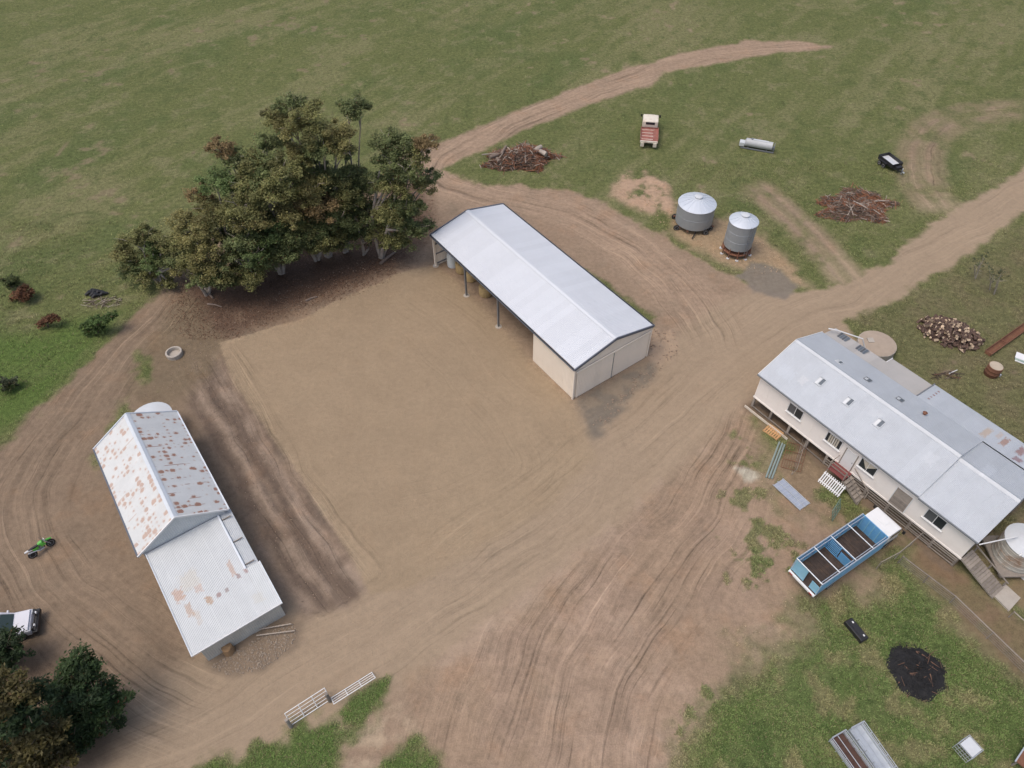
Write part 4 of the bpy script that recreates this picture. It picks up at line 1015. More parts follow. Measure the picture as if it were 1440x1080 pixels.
for (bx_, by_), tops, lb in (((1392, 408), [(1391,380), (1397,388)], 'pale thin sapling with sparse leaves leaning beside the dirt road'), ((1398, 414), [(1408,385), (1404,392)], 'bent pale sapling next to the leaning sapling by the road'), ((1372, 392), [(1379,368), (1370,372), (1384,362)], 'dead twiggy bush on the road bank')):
    b = GG(bx_, by_); e = empty('sapling', b, 0, lb, 'sapling'); m = MB(); lo = []
    for tx, ty in tops:
        c = RayY(tx, ty, b.y + rnd.uniform(-.3, .3)) - b; lo.append(c)
        m.sweep([(0, 0, -.1), c * .5 + Vector((rnd.uniform(-.15, .15), 0, 0)), c], [.05, .035, .015], 6)
        for j in range(7): d = Vector((rnd.uniform(-.6, .6), rnd.uniform(-.6, .6), rnd.uniform(.1, .7))); q = c * rnd.uniform(.45, .95); m.sweep([q, q + d * .6, q + d], [.015, .01, .006], 4)
    m.build('trunk', M_BARK, e)
    cc = crown_arrays([((c.x, c.y, c.z), .75, 3) for c in lo], SHC, 160, .16, .8, 8); link('crown', leaf_mesh('crown', cc[0], None, cc[1], cc[2], cc[3], LEAF), e)
M_TWIG1 = plain('grey_twig', (.19, .145, .115), .9, 0, .3, 3); M_TWIG2 = plain('red_brown_twig', (.25, .11, .06), .9, 0, .3, 3); M_TWIG3 = plain('pale_twig', (.40, .34, .28), .9, 0, .3, 3); M_TWIG4 = plain('dark_twig', (.075, .052, .042), .9, 0, .3, 3)

# ================================================================ VEHICLES AND FARM GEAR
def put(name, a_px, b_px, label, cat, group=None, za=0.0, zb=0.0):
    """an Empty on the ground at pixel a, its x axis pointing at pixel b"""
    a = G(*a_px, za); b = G(*b_px, zb); d = b - a
    return empty(name, (a.x, a.y, gh(a.x, a.y)), math.atan2(d.y, d.x), label, cat, group), math.hypot(d.x, d.y)
def wheel(parent, x, y, r, w, rim=None, z=None, side=1, name='wheel'):
    z = r if z is None else z
    n = 18
    t = MB(); prof = [(r * .62, -w / 2), (r * .93, -w / 2), (r, -w * .32), (r, w * .32), (r * .93, w / 2), (r * .62, w / 2)]
    t.lathe(prof, n); o = t.build(name, M_RUBBER, parent, (x, y, z), (PI / 2, 0, 0), smooth=True)
    t = MB(); t.lathe([(r * .10, w * .25), (r * .5, w * .30), (r * .6, w * .52), (r * .64, w * .50), (r * .64, -w * .5), (r * .3, -w * .5)], n); t.build('rim', rim or M_GALV, o, smooth=True)
    t = MB(); t.lathe([(.0005, w * .38), (r * .14, w * .36), (r * .16, w * .24)], 10); t.build('hub', M_STEEL, o)
    return o
def part(e, name, mat, *boxes, bevel=0.0, smooth=False):
    m = MB()
    for b in boxes: m.box(*b)
    return m.build(name, mat, e, bevel=bevel, smooth=smooth)

# ---------------------------------------------------------------- blue stock truck
M_BLUE = plain('faded_blue_paint', (.12, .33, .56), .5, 0, .2, 2.5, .3, (.24, .40, .52), .06)
M_BLUE2 = plain('pale_blue_paint', (.22, .46, .60), .5, 0, .15, 2, .2, (.35, .45, .5))
M_DECK = plain('dung_stained_deck', (.06, .044, .037), .95, 0, .35, 3, .4, (.16, .10, .06), .15, .6)
M_ALU = plain('pale_aluminium_rail', (.52, .56, .60), .4, .4, .1, 3)
TK, _ = put('stock_truck', (1138.3, 803.7), (1228.5, 741.4), 'blue-sided stock truck with white cab and open divided crate', 'truck', None, 2.75, 2.75)
TL, TW, DK_, CT = 7.2, 2.46, 1.12, 2.75
part(TK, 'chassis', M_STEEL, ((4.2, -.42, .82), (8.6, .09, .22)), ((4.2, .42, .82), (8.6, .09, .22)), ((1.6, 0, .62), (.14, 1.9, .14)), ((7.9, 0, .58), (.12, 1.8, .12)))
dk = part(TK, 'deck', M_DECK, ((TL / 2, 0, DK_ - .08), (TL, TW - .1, .14)))
for k in range(24): part(dk, 'deck_batten', M_DECK, ((.25 + k * (TL - .5) / 23, 0, DK_ + .012), (.07, TW - .3, .03)))
for s in (-1, 1):
    sd_ = part(TK, 'crate_side', M_BLUE2 if s > 0 else M_ALU, ((TL / 2, s * (TW / 2 - .02), DK_ - .02), (TL, .07, .20)))
    for k in range(7):
        z = DK_ + .17 + k * .215
        part(sd_, 'side_rail', M_BLUE if k % 2 == 0 else M_BLUE2, ((TL / 2, s * (TW / 2), z), (TL, .035, .15)))
    for k in range(8): part(sd_, 'side_post', M_ALU, ((.04 + k * (TL - .08) / 7, s * (TW / 2 - .035), (DK_ + CT) / 2), (.06, .05, CT - DK_)))
    m = MB(); m.tube((-.0, s * TW / 2, CT), (TL, s * TW / 2, CT), .045, n=8); m.build('top_rail', M_ALU, sd_)
    m = MB(); m.tube((0, s * (TW / 2 - .18), CT - .12), (TL, s * (TW / 2 - .18), CT - .12), .03, n=6); m.build('inner_rail', M_ALU, sd_)
fw = part(TK, 'front_bulkhead', M_BLUE, ((TL - .03, 0, (DK_ + CT) / 2), (.05, TW - .12, CT - DK_)))
for k in range(5): part(fw, 'bulkhead_rib', M_BLUE2, ((TL - .075, -1.0 + k * .5, (DK_ + CT) / 2), (.03, .07, CT - DK_ - .1)))
for x in (1.45 * 1.25, 3.6, 5.45):
    m = MB(); m.tube((x, -TW / 2, CT - .01), (x, TW / 2, CT - .01), .04, n=8); m.build('cross_rail', M_ALU, TK)
gt = part(TK, 'dividing_gate', M_BLUE, ((3.6, .05, DK_ + .1), (.05, TW - .3, .07)), ((3.6, .05, CT - .1), (.05, TW - .3, .07)), ((3.6, -1.05, 1.9), (.05, .07, 1.4)), ((3.6, 1.12, 1.9), (.05, .07, 1.4)), ((3.6, .1, 1.9), (.05, .07, 1.4)))
for k in range(6): part(gt, 'gate_rail', M_BLUE, ((3.6, .6, DK_ + .3 + k * .2), (.035, .95, .08)))
part(gt, 'gate_panel', M_BLUE, ((3.58, -.5, 1.75), (.02, .95, .9)))
part(TK, 'tail_gate', M_BLUE2, ((.05, .62, (DK_ + CT) / 2), (.05, 1.15, CT - DK_ - .05)))
part(TK, 'tail_gate', M_BLUE2, ((.05, -.85, (DK_ + CT) / 2 - .3), (.04, .7, CT - DK_ - .7)))
m = MB(); m.tube((0.02, -TW / 2, CT), (0.02, TW / 2, CT), .045, n=8); m.build('tail_rail', M_ALU, TK)
tb = part(TK, 'tail_beam', M_WHITE, ((-.12, 0, DK_ - .1), (.16, TW + .02, .16)))
for s in (-1, 1): part(tb, 'tail_light', plain('red_lens', (.35, .02, .02), .3), ((-.215, s * .95, DK_ - .1), (.03, .3, .10)))
# cab
cb = MB(); cb.prism([(7.30, .75), (9.25, .75), (9.28, 1.55), (9.02, 2.32), (8.85, 2.44), (7.45, 2.46), (7.30, 2.36)], -1.14, 1.14)
cab = cb.build('cab', M_WHITE, TK, bevel=.09, smooth=True)
m = MB(); m.add([(9.288, -.98, 1.60), (9.288, .98, 1.60), (9.075, .92, 2.24), (9.075, -.92, 2.24)], [(0, 1, 2, 3)]); m.add([(9.30, -.98, 1.60), (9.30, .98, 1.60), (9.085, .92, 2.24), (9.085, -.92, 2.24)], [(0, 1, 2, 3)]); m.build('windscreen', M_GLASS, cab)
for s in (-1, 1):
    m = MB(); m.add([(7.9, s * 1.148, 1.62), (9.1, s * 1.148, 1.62), (8.95, s * 1.148, 2.2), (7.9, s * 1.148, 2.24)], [(0, 1, 2, 3) if s < 0 else (3, 2, 1, 0)]); m.build('side_window', M_GLASS, cab)
    part(cab, 'mirror', M_BLACK, ((9.2, s * 1.38, 1.85), (.06, .2, .38)), ((9.15, s * 1.24, 2.05), (.04, .24, .04)))
    part(cab, 'headlight', M_GALV, ((9.29, s * .85, .98), (.05, .28, .18)))
    part(cab, 'wheel_arch', M_BLACK, ((8.2, s * 1.13, .78), (1.1, .1, .22)))
part(cab, 'bumper', M_STEEL, ((9.36, 0, .62), (.16, 2.25, .28)))
part(cab, 'roof_hatch', M_WHITE, ((8.2, 0, 2.475), (.6, .7, .05)))
part(TK, 'fuel_tank', M_ALU, ((5.6, -.95, .72), (1.1, .4, .45))); part(TK, 'fuel_tank', M_ALU, ((5.8, .95, .72), (.8, .4, .45)))
for x in (8.2, 1.9):
    for s in (-1, 1): wheel(TK, x, s * .98, .48, .30 if x > 5 else .42, M_WHITE)

# ---------------------------------------------------------------- old red flatbed in the paddock
OT, _ = put('old_truck', (911, 209), (913.5, 170), 'old flatbed truck with white cab and red slatted tray in the paddock', 'truck')
M_ORED = plain('faded_red_tray', (.30, .11, .085), .85, 0, .3, 2, .6, (.42, .32, .26), .15)
M_OWHITE = plain('rust_streaked_white', (.68, .62, .52), .6, 0, .1, 1.5, .45, (.38, .17, .08))
part(OT, 'chassis', M_STEEL, ((3.2, -.4, .72), (6.2, .09, .2)), ((3.2, .4, .72), (6.2, .09, .2)))
ty = part(OT, 'tray', M_ORED, ((1.65, 0, 1.02), (3.25, 2.28, .10)))
for k in range(9): part(ty, 'tray_plank', M_ORED, ((1.65, -1.0 + k * .25, 1.09), (3.1, .21, .035)))
for k in range(4): part(ty, 'tray_bar', M_OWHITE, ((.4 + k * .8, .25, 1.13), (.06, 1.5, .04)))
for s in (-1, 1): part(ty, 'side_board', M_ORED, ((1.65, s * 1.15, 1.22), (3.25, .05, .34)))
part(OT, 'headboard', M_ORED, ((3.3, 0, 1.15), (.06, 2.2, .2)))
part(OT, 'rear_beam', M_OWHITE, ((-.02, 0, .98), (.18, 2.3, .22)))
for s in (-1, 1): part(OT, 'mud_flap', M_OWHITE, ((-.12, s * .82, .62), (.12, .46, .55)))
cb = MB(); cb.prism([(3.45, .7), (6.6, .7), (6.65, 1.15), (5.75, 1.3), (5.35, 2.0), (3.6, 2.05), (3.45, 1.95)], -1.02, 1.02)
oc = cb.build('cab', M_OWHITE, OT, bevel=.08, smooth=True)
m = MB(); m.box((3.43, 0, 1.72), (.02, 1.2, .34)); m.build('rear_window', M_GLASS, oc)
m = MB(); m.add([(5.745, -.85, 1.36), (5.745, .85, 1.36), (5.47, .8, 1.84), (5.47, -.8, 1.84)], [(0, 1, 2, 3)]); m.build('windscreen', M_GLASS, oc)
part(oc, 'bonnet', M_OWHITE, ((6.15, 0, 1.3), (.9, 1.2, .14)), bevel=.04)
part(oc, 'bumper', M_STEEL, ((6.75, 0, .65), (.14, 2.1, .2)))
for s in (-1, 1):
    m = MB(); m.add([(4.3, s * 1.028, 1.38), (5.5, s * 1.028, 1.38), (5.28, s * 1.028, 1.9), (4.3, s * 1.028, 1.92)], [(0, 1, 2, 3) if s < 0 else (3, 2, 1, 0)]); m.build('side_window', M_GLASS, oc)
    part(oc, 'mirror', M_BLACK, ((5.45, s * 1.25, 1.75), (.06, .22, .34)), ((5.45, s * 1.1, 1.9), (.03, .25, .03)))
for x in (5.7, 1.2):
    for s in (-1, 1): wheel(OT, x, s * .86, .42, .3, M_OWHITE)

# ---------------------------------------------------------------- white pickup at the frame edge (points out of frame)
UT, _ = put('pickup', (-4, 886), (48, 871.5), 'white pickup with black bull bar parked by the small dark tree', 'pickup', None, .9, .9)
M_UW = plain('silver_white_paint', (.62, .62, .66), .3, 0, .04, 1, .08, (.4, .36, .32))
UO = -2.05   # shift so that the nose falls at x = 2.4
bd = MB(); bd.prism([(-2.65, .45), (2.25, .45), (2.35, .75), (2.28, 1.02), (1.15, 1.14), (.45, 1.70), (-.9, 1.74), (-1.25, 1.15), (-2.65, 1.10)], -.90, .90)
bo = bd.build('body', M_UW, UT, bevel=.09, smooth=True)
part(bo, 'bonnet', M_UW, ((1.68, 0, 1.10), (1.05, 1.62, .06)), bevel=.03)
m = MB(); m.add([(1.16, -.76, 1.165), (1.16, .76, 1.165), (.50, .68, 1.70), (.50, -.68, 1.70)], [(0, 1, 2, 3)]); m.add([(1.168, -.76, 1.175), (1.168, .76, 1.175), (.505, .68, 1.712), (.505, -.68, 1.712)], [(0, 1, 2, 3)]); m.build('windscreen', plain('greenish_glass', (.045, .065, .06), .12, 0, .2, 2), bo)
part(bo, 'roof', M_UW, ((-.22, 0, 1.755), (1.2, 1.5, .05)), bevel=.02)
for s in (-1, 1):
    m = MB(); m.add([(-1.0, s * .908, 1.2), (.85, s * .908, 1.2), (.42, s * .908, 1.62), (-.85, s * .908, 1.64)], [(0, 1, 2, 3) if s < 0 else (3, 2, 1, 0)]); m.build('side_window', M_GLASS, bo)
    part(bo, 'headlight', M_GALV, ((2.27, s * .68, .90), (.10, .36, .18)), bevel=.02)
    part(bo, 'mirror', M_UW, ((.75, s * 1.02, 1.22), (.12, .22, .17)), bevel=.03)
    part(bo, 'wheel_arch', M_BLACK, ((1.45, s * .895, .62), (1.0, .06, .34)))
bb = part(UT, 'bull_bar', M_BLACK, ((2.52, 0, .62), (.34, 1.86, .30)), ((2.50, 0, 1.02), (.10, 1.5, .09)), ((2.46, -.42, .88), (.08, .08, .5)), ((2.46, .42, .88), (.08, .08, .5)), ((2.42, -.78, .92), (.09, .09, .30)), ((2.42, .78, .92), (.09, .09, .30)), bevel=.02)
for s in (-1, 1): part(bb, 'spot_light', M_WHITE, ((2.56, s * .5, .98), (.10, .18, .18)), bevel=.03)
part(UT, 'tub', M_BLACK, ((-1.95, 0, 1.12), (1.25, 1.45, .04)))
for x in (1.45, -1.6):
    for s in (-1, 1): wheel(UT, x, s * .78, .40, .27, M_GALV)

# ---------------------------------------------------------------- green trail bike on its stand
BK, _ = put('motorbike', (49.5, 783.5), (70, 769.5), 'green and black trail motorbike standing on the bare track', 'motorbike')
M_BGREEN = plain('bright_green_plastic', (.10, .42, .06), .35, 0, .1, 5)
BL = 1.42
lean = math.radians(-9)
def bpart(name, mat, fn, parent=None, smooth=False):
    m = MB(); fn(m); o = m.build(name, mat, parent or BK, smooth=smooth)
    if parent is None: o.rotation_euler = (lean, 0, 0)
    return o
for x in (0, BL):
    w = wheel(BK, x, 0, .345, .11, M_GALV); w.location.y = .345 * .156; w.rotation_euler = (PI / 2 + lean, 0, 0)
bpart('frame', M_BLACK, lambda m: (m.sweep([(.02, .0, .36), (.45, .0, .42), (.62, 0, .32), (.95, 0, .36), (1.12, 0, .92)], [.035, .05, .06, .045, .04], 8), m.sweep([(.45, 0, .42), (.55, 0, .78), (1.1, 0, .88)], [.03, .03, .04], 8)))
bpart('engine', M_STEEL, lambda m: (m.box((.68, 0, .46), (.36, .26, .30)), m.tube((.72, 0, .55), (.82, 0, .76), .10, .09, 10)))
bpart('seat', M_BLACK, lambda m: m.sweep([(-.05, 0, .90), (.30, 0, .885), (.66, 0, .86), (.86, 0, .95)], [.075, .11, .11, .07], 10), smooth=True)
bpart('fuel_tank', M_BGREEN, lambda m: m.sweep([(.66, 0, .86), (.82, 0, .90), (1.0, 0, .90), (1.12, 0, .84)], [.09, .16, .17, .06], 12), smooth=True)
bpart('rear_guard', M_WHITE, lambda m: m.sweep([(.16, 0, .83), (-.05, 0, .88), (-.34, 0, .90)], [.11, .09, .06], 8), smooth=True)
bpart('front_guard', M_BGREEN, lambda m: m.sweep([(1.18, 0, .86), (1.40, 0, .82), (1.68, 0, .74)], [.07, .085, .05], 8), smooth=True)
bpart('side_panel', M_BGREEN, lambda m: (m.box((.42, .115, .70), (.42, .03, .22)), m.box((.42, -.115, .70), (.42, .03, .22))))
bpart('radiator_shroud', M_BGREEN, lambda m: (m.box((.98, .19, .78), (.36, .03, .26), 0, .15), m.box((.98, -.19, .78), (.36, .03, .26), 0, -.15)))
bpart('fork', M_GALV, lambda m: (m.tube((BL, .09, .345), (1.14, .09, 1.02), .028, n=8), m.tube((BL, -.09, .345), (1.14, -.09, 1.02), .028, n=8)))
bpart('handlebar', M_BLACK, lambda m: m.sweep([(1.02, .40, 1.12), (1.12, .18, 1.06), (1.12, -.18, 1.06), (1.02, -.40, 1.12)], [.02, .018, .018, .02], 8))
bpart('number_plate', M_WHITE, lambda m: m.box((1.24, 0, .98), (.04, .2, .22)))
bpart('exhaust', M_GALV, lambda m: m.sweep([(.85, -.05, .5), (.95, -.12, .4), (.6, -.17, .42), (.3, -.17, .62), (-.18, -.16, .76)], [.03, .035, .035, .04, .055], 8), smooth=True)
bpart('side_stand', M_STEEL, lambda m: m.tube((.55, .08, .30), (.5, .36, .07), .015, n=6))

# ---------------------------------------------------------------- black tandem trailer
TR, _ = put('trailer', (1240, 226), (1262, 243), 'black tandem trailer with pale tray and white wheels', 'trailer')
part(TR, 'tray', plain('pale_tray', (.58, .60, .62), .5, .1, .12, 2), ((1.25, 0, .62), (2.5, 1.5, .05)))
for s in (-1, 1): part(TR, 'side_board', M_BLACK, ((1.25, s * .79, .80), (2.6, .06, .46)))
part(TR, 'tail_board', M_BLACK, ((-.05, 0, .80), (.06, 1.6, .46))); part(TR, 'head_board', M_BLACK, ((2.56, 0, .80), (.06, 1.6, .46)))
part(TR, 'mudguard', M_BLACK, ((1.0, .98, .72), (1.5, .28, .05)), ((1.0, -.98, .72), (1.5, .28, .05)))
m = MB(); m.bar((2.5, .6, .5), (3.75, 0, .48), .08, .1); m.bar((2.5, -.6, .5), (3.75, 0, .48), .08, .1); m.build('drawbar', M_BLACK, TR)
part(TR, 'jockey_wheel', M_GALV, ((3.45, .16, .42), (.1, .1, .8))); part(TR, 'coupling', M_GALV, ((3.85, 0, .5), (.3, .12, .12))); part(TR, 'tool_box', M_BLACK, ((2.9, 0, .66), (.45, .8, .3)))
for x in (.62, 1.38):
    for s in (-1, 1):
        w = wheel(TR, x, s * .96, .31, .2, M_WHITE)
        if s < 0: w.rotation_euler = (-PI / 2 + PI, 0, 0)

# ---------------------------------------------------------------- long silver tank on skids
FT, fl_ = put('fuel_tank', (1042, 206), (1082, 213), 'long silver tank lying on dark skids in the paddock grass', 'tank')
m = MB(); m.tube((.5, 0, .78), (3.9, 0, .78), .52, n=20); m.tube((.36, 0, .78), (.5, 0, .78), .3, .52, 20, caps=True); m.build('barrel', plain('silver_skin', (.46, .47, .48), .55, .05, .15, 1.2, .15), FT, smooth=True)
part(FT, 'end_box', M_PALE, ((.05, 0, .55), (.7, .85, .5)), bevel=.04)
part(FT, 'skid', M_STEEL, ((2.1, -.42, .14), (4.3, .12, .16)), ((2.1, .42, .14), (4.3, .12, .16)), ((.9, 0, .22), (.12, 1.0, .2)), ((3.3, 0, .22), (.12, 1.0, .2)))
part(FT, 'pump_frame', M_STEEL, ((4.15, -.4, .62), (.06, .06, .9)), ((4.15, .4, .62), (.06, .06, .9)), ((4.15, 0, 1.05), (.08, .9, .06)), ((4.1, 0, .5), (.3, .4, .4)))
part(FT, 'top_plate', M_PALE, ((2.2, 0, 1.31), (2.2, .3, .03)))
m = MB(); m.lathe([(.16, 1.28), (.16, 1.4), (.05, 1.42)], 12, (1.2, 0, 0)); m.build('filler_cap', M_STEEL, FT)

# ---------------------------------------------------------------- grain silos
M_SILO = plain('silo_galvanised', (.32, .345, .36), .5, .3, .14, .8, .2, (.30, .31, .32))
M_SILOR = plain('silo_roof_galvanised', (.58, .62, .67), .45, .25, .10, .9)
def silo(px, r, base, h, cone, label, n=32, name='grain_silo'):
    p = GG(*px); e = empty(name, p, 0, label, 'silo')
    m = MB(); prof = [(r * .96, base)]
    k = int(h / .09)
    for i in range(k + 1): prof.append((r + (.012 if i % 2 else 0), base + h * i / k))
    m.lathe(prof, n); wl = m.build('wall', M_SILO, e, smooth=True)
    rings = max(2, int(h / .85))
    for i in range(1, rings): q = MB(); z = base + h * i / rings; q.lathe([(r + .013, z - .02), (r + .028, z), (r + .013, z + .02)], n); q.build('ring_seam', M_SILO, wl)
    q = MB(); q.lathe([(r + .06, base + h - .06), (r + .07, base + h), (.42, base + h + cone), (.40, base + h + cone)], n); ro = q.build('roof', M_SILOR, e, smooth=True)
    for i in range(16):
        t = 2 * PI * i / 16; q = MB(); q.bar((math.cos(t) * (r + .03), math.sin(t) * (r + .03), base + h + .03), (math.cos(t) * .45, math.sin(t) * .45, base + h + cone + .01), .045, .05); q.build('roof_rib', M_SILOR, ro)
    q = MB(); q.lathe([(.42, base + h + cone - .03), (.42, base + h + cone + .18), (.45, base + h + cone + .19), (.02, base + h + cone + .28)], 16); q.build('cap', M_PALE, e, smooth=True)
    return e, r
e, r = silo((974, 316), 2.12, .62, 2.4, .7, 'wide low galvanised field bin standing on small wheels')
q = MB(); q.lathe([(2.0, .62), (1.2, .40), (.35, .25), (.1, .25)], 24); q.build('hopper', M_SILO, e)
q = MB()
for s in (-1, 1): q.bar((-2.2, s * 1.0, .5), (2.2, s * 1.0, .5), .12, .14); q.bar((s * 1.0, -2.0, .45), (s * 1.0, 2.2, .45), .12, .12)
q.build('undercarriage', M_RUST, e)
for x, y in ((-2.12, -1.0), (1.75, -1.15), (1.1, -1.95), (-2.0, 1.2), (2.0, 1.2)): w = wheel(e, x, y, .34, .2, M_WHITE if x < 1 else M_GALV); w.rotation_euler = (PI / 2, 0, .1)
q = MB(); q.bar((0, -1.9, .35), (-.6, -2.9, .2), .1, .1); q.build('drawbar', M_BLACK, e)
e, r = silo((1034, 354), 1.53, 1.1, 3.15, .55, 'tall narrow galvanised silo on a rusty legged stand', 28)
q = MB(); q.lathe([(1.5, 1.15), (.4, .45), (.2, .35)], 20); q.build('hopper', M_RUST, e)
for i in range(10):
    t = 2 * PI * i / 10 + .2; q = MB(); q.tube((math.cos(t) * 1.62, math.sin(t) * 1.62, -.08), (math.cos(t) * 1.48, math.sin(t) * 1.48, 1.3), .055, n=6); q.build('leg', M_RUST, e)
    q = MB(); q.box((math.cos(t) * 1.64, math.sin(t) * 1.64, .03), (.30, .30, .08), 0, t); q.build('foot_pad', M_PALE, e)
q = MB(); q.lathe([(1.56, .55), (1.61, .55), (1.61, .63), (1.56, .63)], 20); q.build('stand_ring', M_RUST, e)
ld_ = MB(); a0 = -1.2
for dx in (-.18, .18):
    t = a0 + dx / 1.6; ld_.tube((math.cos(t) * 1.66, math.sin(t) * 1.66, .7), (math.cos(t) * 1.62, math.sin(t) * 1.62, 4.35), .022, n=6)
for k in range(12): z = .9 + k * .28; ld_.tube((math.cos(a0 - .11) * 1.65, math.sin(a0 - .11) * 1.65, z), (math.cos(a0 + .11) * 1.65, math.sin(a0 + .11) * 1.65, z), .015, n=5)
ld_.build('ladder', M_STEEL, e)

# ---------------------------------------------------------------- tanks by the woolshed
M_TANKR = rust = plain('rust_streaked_tank', (.44, .42, .37), .7, .05, .25, 1.1, 1.0, (.27, .15, .08), 0, .2)
p = hs_pt(22.5, 4.0); e = water_tank((p.x, p.y, gh(p.x, p.y)), 'water_tank', 1.55, 2.1, M_TANKR, M_PALE, 'pale rust-streaked iron tank on a timber stand beside the woolshed', .28, .75)
q = MB(); q.box((0, 0, .66), (3.5, 3.5, .14))
q.build('stand_deck', M_TIMB, e)
for sx in (-1.3, 0, 1.3):
    for sy in (-1.3, 1.3): q = MB(); q.box((sx, sy, .27), (.22, .22, .66)); q.build('stand_post', M_TIMB, e)
q = MB(); q.sweep([(-1.2, -1.2, 3.3), (-1.4, -1.3, 3.15)], [.06, .06], 8)
a_ = hs_pt(20.5, -.3, 4.15) - Vector((p.x, p.y, gh(p.x, p.y))); b_ = Vector((-.9, .2, 3.3))
q.sweep([a_, b_], [.05, .05], 8); q.build('inlet_pipe', M_WHITE, e)
p = GG(1229, 492); e = empty('concrete_tank', p, 0, 'round concrete tank with flat lid behind the woolshed lean-to', 'tank')
q = MB(); q.lathe([(1.8, -.1), (1.8, .9), (1.7, .92), (1.65, .88)], 32); q.build('tank_wall', M_CONC, e, smooth=True)
q = MB(); q.lathe([(1.72, .86), (1.75, .94), (.8, 1.02), (.02, 1.04)], 32); q.build('lid', plain('tan_concrete', (.36, .29, .225), .9, 0, .15, 1.2, .4, (.24, .19, .14)), e, smooth=True)
q = MB(); q.box((-.6, .3, 1.05), (.6, .6, .1)); q.build('hatch', M_CONC, e)

# ---------------------------------------------------------------- log and brush heaps
M_LOG = plain('split_log', (.085, .053, .040), .9, 0, .3, 5, .3, (.09, .06, .05), .35, .5)
M_LOGE = plain('log_end', (.52, .40, .28), .9, 0, .2, 8, .2, (.32, .22, .15), .25)
def log_mesh(r, l, split):
    m = MB(); n = 7
    if split:   # half round
        P = [(math.cos(t) * r, math.sin(t) * r) for t in np.linspace(0, PI, 5)]
    else: P = [(math.cos(2 * PI * i / n) * r * rnd.uniform(.9, 1.1), math.sin(2 * PI * i / n) * r * rnd.uniform(.9, 1.1)) for i in range(n)]
    k = len(P); V = [(-l / 2, a, b) for a, b in P] + [(l / 2, a * .95, b * .95) for a, b in P]
    for i in range(k): m.add([V[i], V[(i + 1) % k], V[k + (i + 1) % k], V[k + i]], [(0, 1, 2, 3)], 1 if (split and i == k - 1) else 0)
    m.add(V, [tuple(range(k)), tuple(range(k, 2 * k))], 1)
    return m.mesh('firewood_log', [M_LOG, M_LOGE])
LOGM = [log_mesh(.15, .42, False), log_mesh(.12, .38, False), log_mesh(.18, .36, True), log_mesh(.15, .45, True), log_mesh(.10, .40, False)]
fa = G(1297, 462); fb = G(1376, 480); fd = (fb - fa); fL = fd.length; fd.normalize(); fn_ = Vector((-fd.y, fd.x, 0)); fc_ = (fa + fb) / 2
cnt = 0
while cnt < 285:
    u = rnd.gauss(0, .5); v = rnd.gauss(0, .5)
    if u * u + v * v > 1: continue
    top_ = 1.05 * (1 - (u * u + v * v) ** .8)
    z = top_ * .75 if rnd.random() < .2 else top_
    p = fc_ + fd * (u * fL * .60) + fn_ * (v * 2.35 - .3 * u)
    o = link('firewood_log', rnd.choice(LOGM), None, (p.x, p.y, gh(p.x, p.y) + .10 + z), (rnd.uniform(0, 6), rnd.uniform(-.7, .7), rnd.uniform(0, 6.3)))
    s = rnd.uniform(.8, 1.25); o.scale = (s, s, s)
    tag(o, 'short split log lying in the firewood heap behind the woolshed', 'log', 'split logs of the firewood heap'); cnt += 1
m = MB()
for i in range(520):
    u = rnd.gauss(0, .5); v = rnd.gauss(0, .5)
    if u * u + v * v > .95: continue
    z = .62 * (1 - (u * u + v * v) ** .8) * rnd.random(); p = fd * (u * fL * .56) + fn_ * (v * 2.1 - .3 * u); t = rnd.uniform(0, 6.3); dv_ = Vector((math.cos(t), math.sin(t), rnd.uniform(-.5, .5))) * .2
    m.tube(p + Vector((0, 0, z)) - dv_, p + Vector((0, 0, z)) + dv_, .14, n=6)
tag(m.build('firewood_heap', M_LOG, None, (fc_.x, fc_.y, gh(fc_.x, fc_.y))), 'dark inner logs of the firewood heap behind the woolshed', 'firewood', kind='stuff')
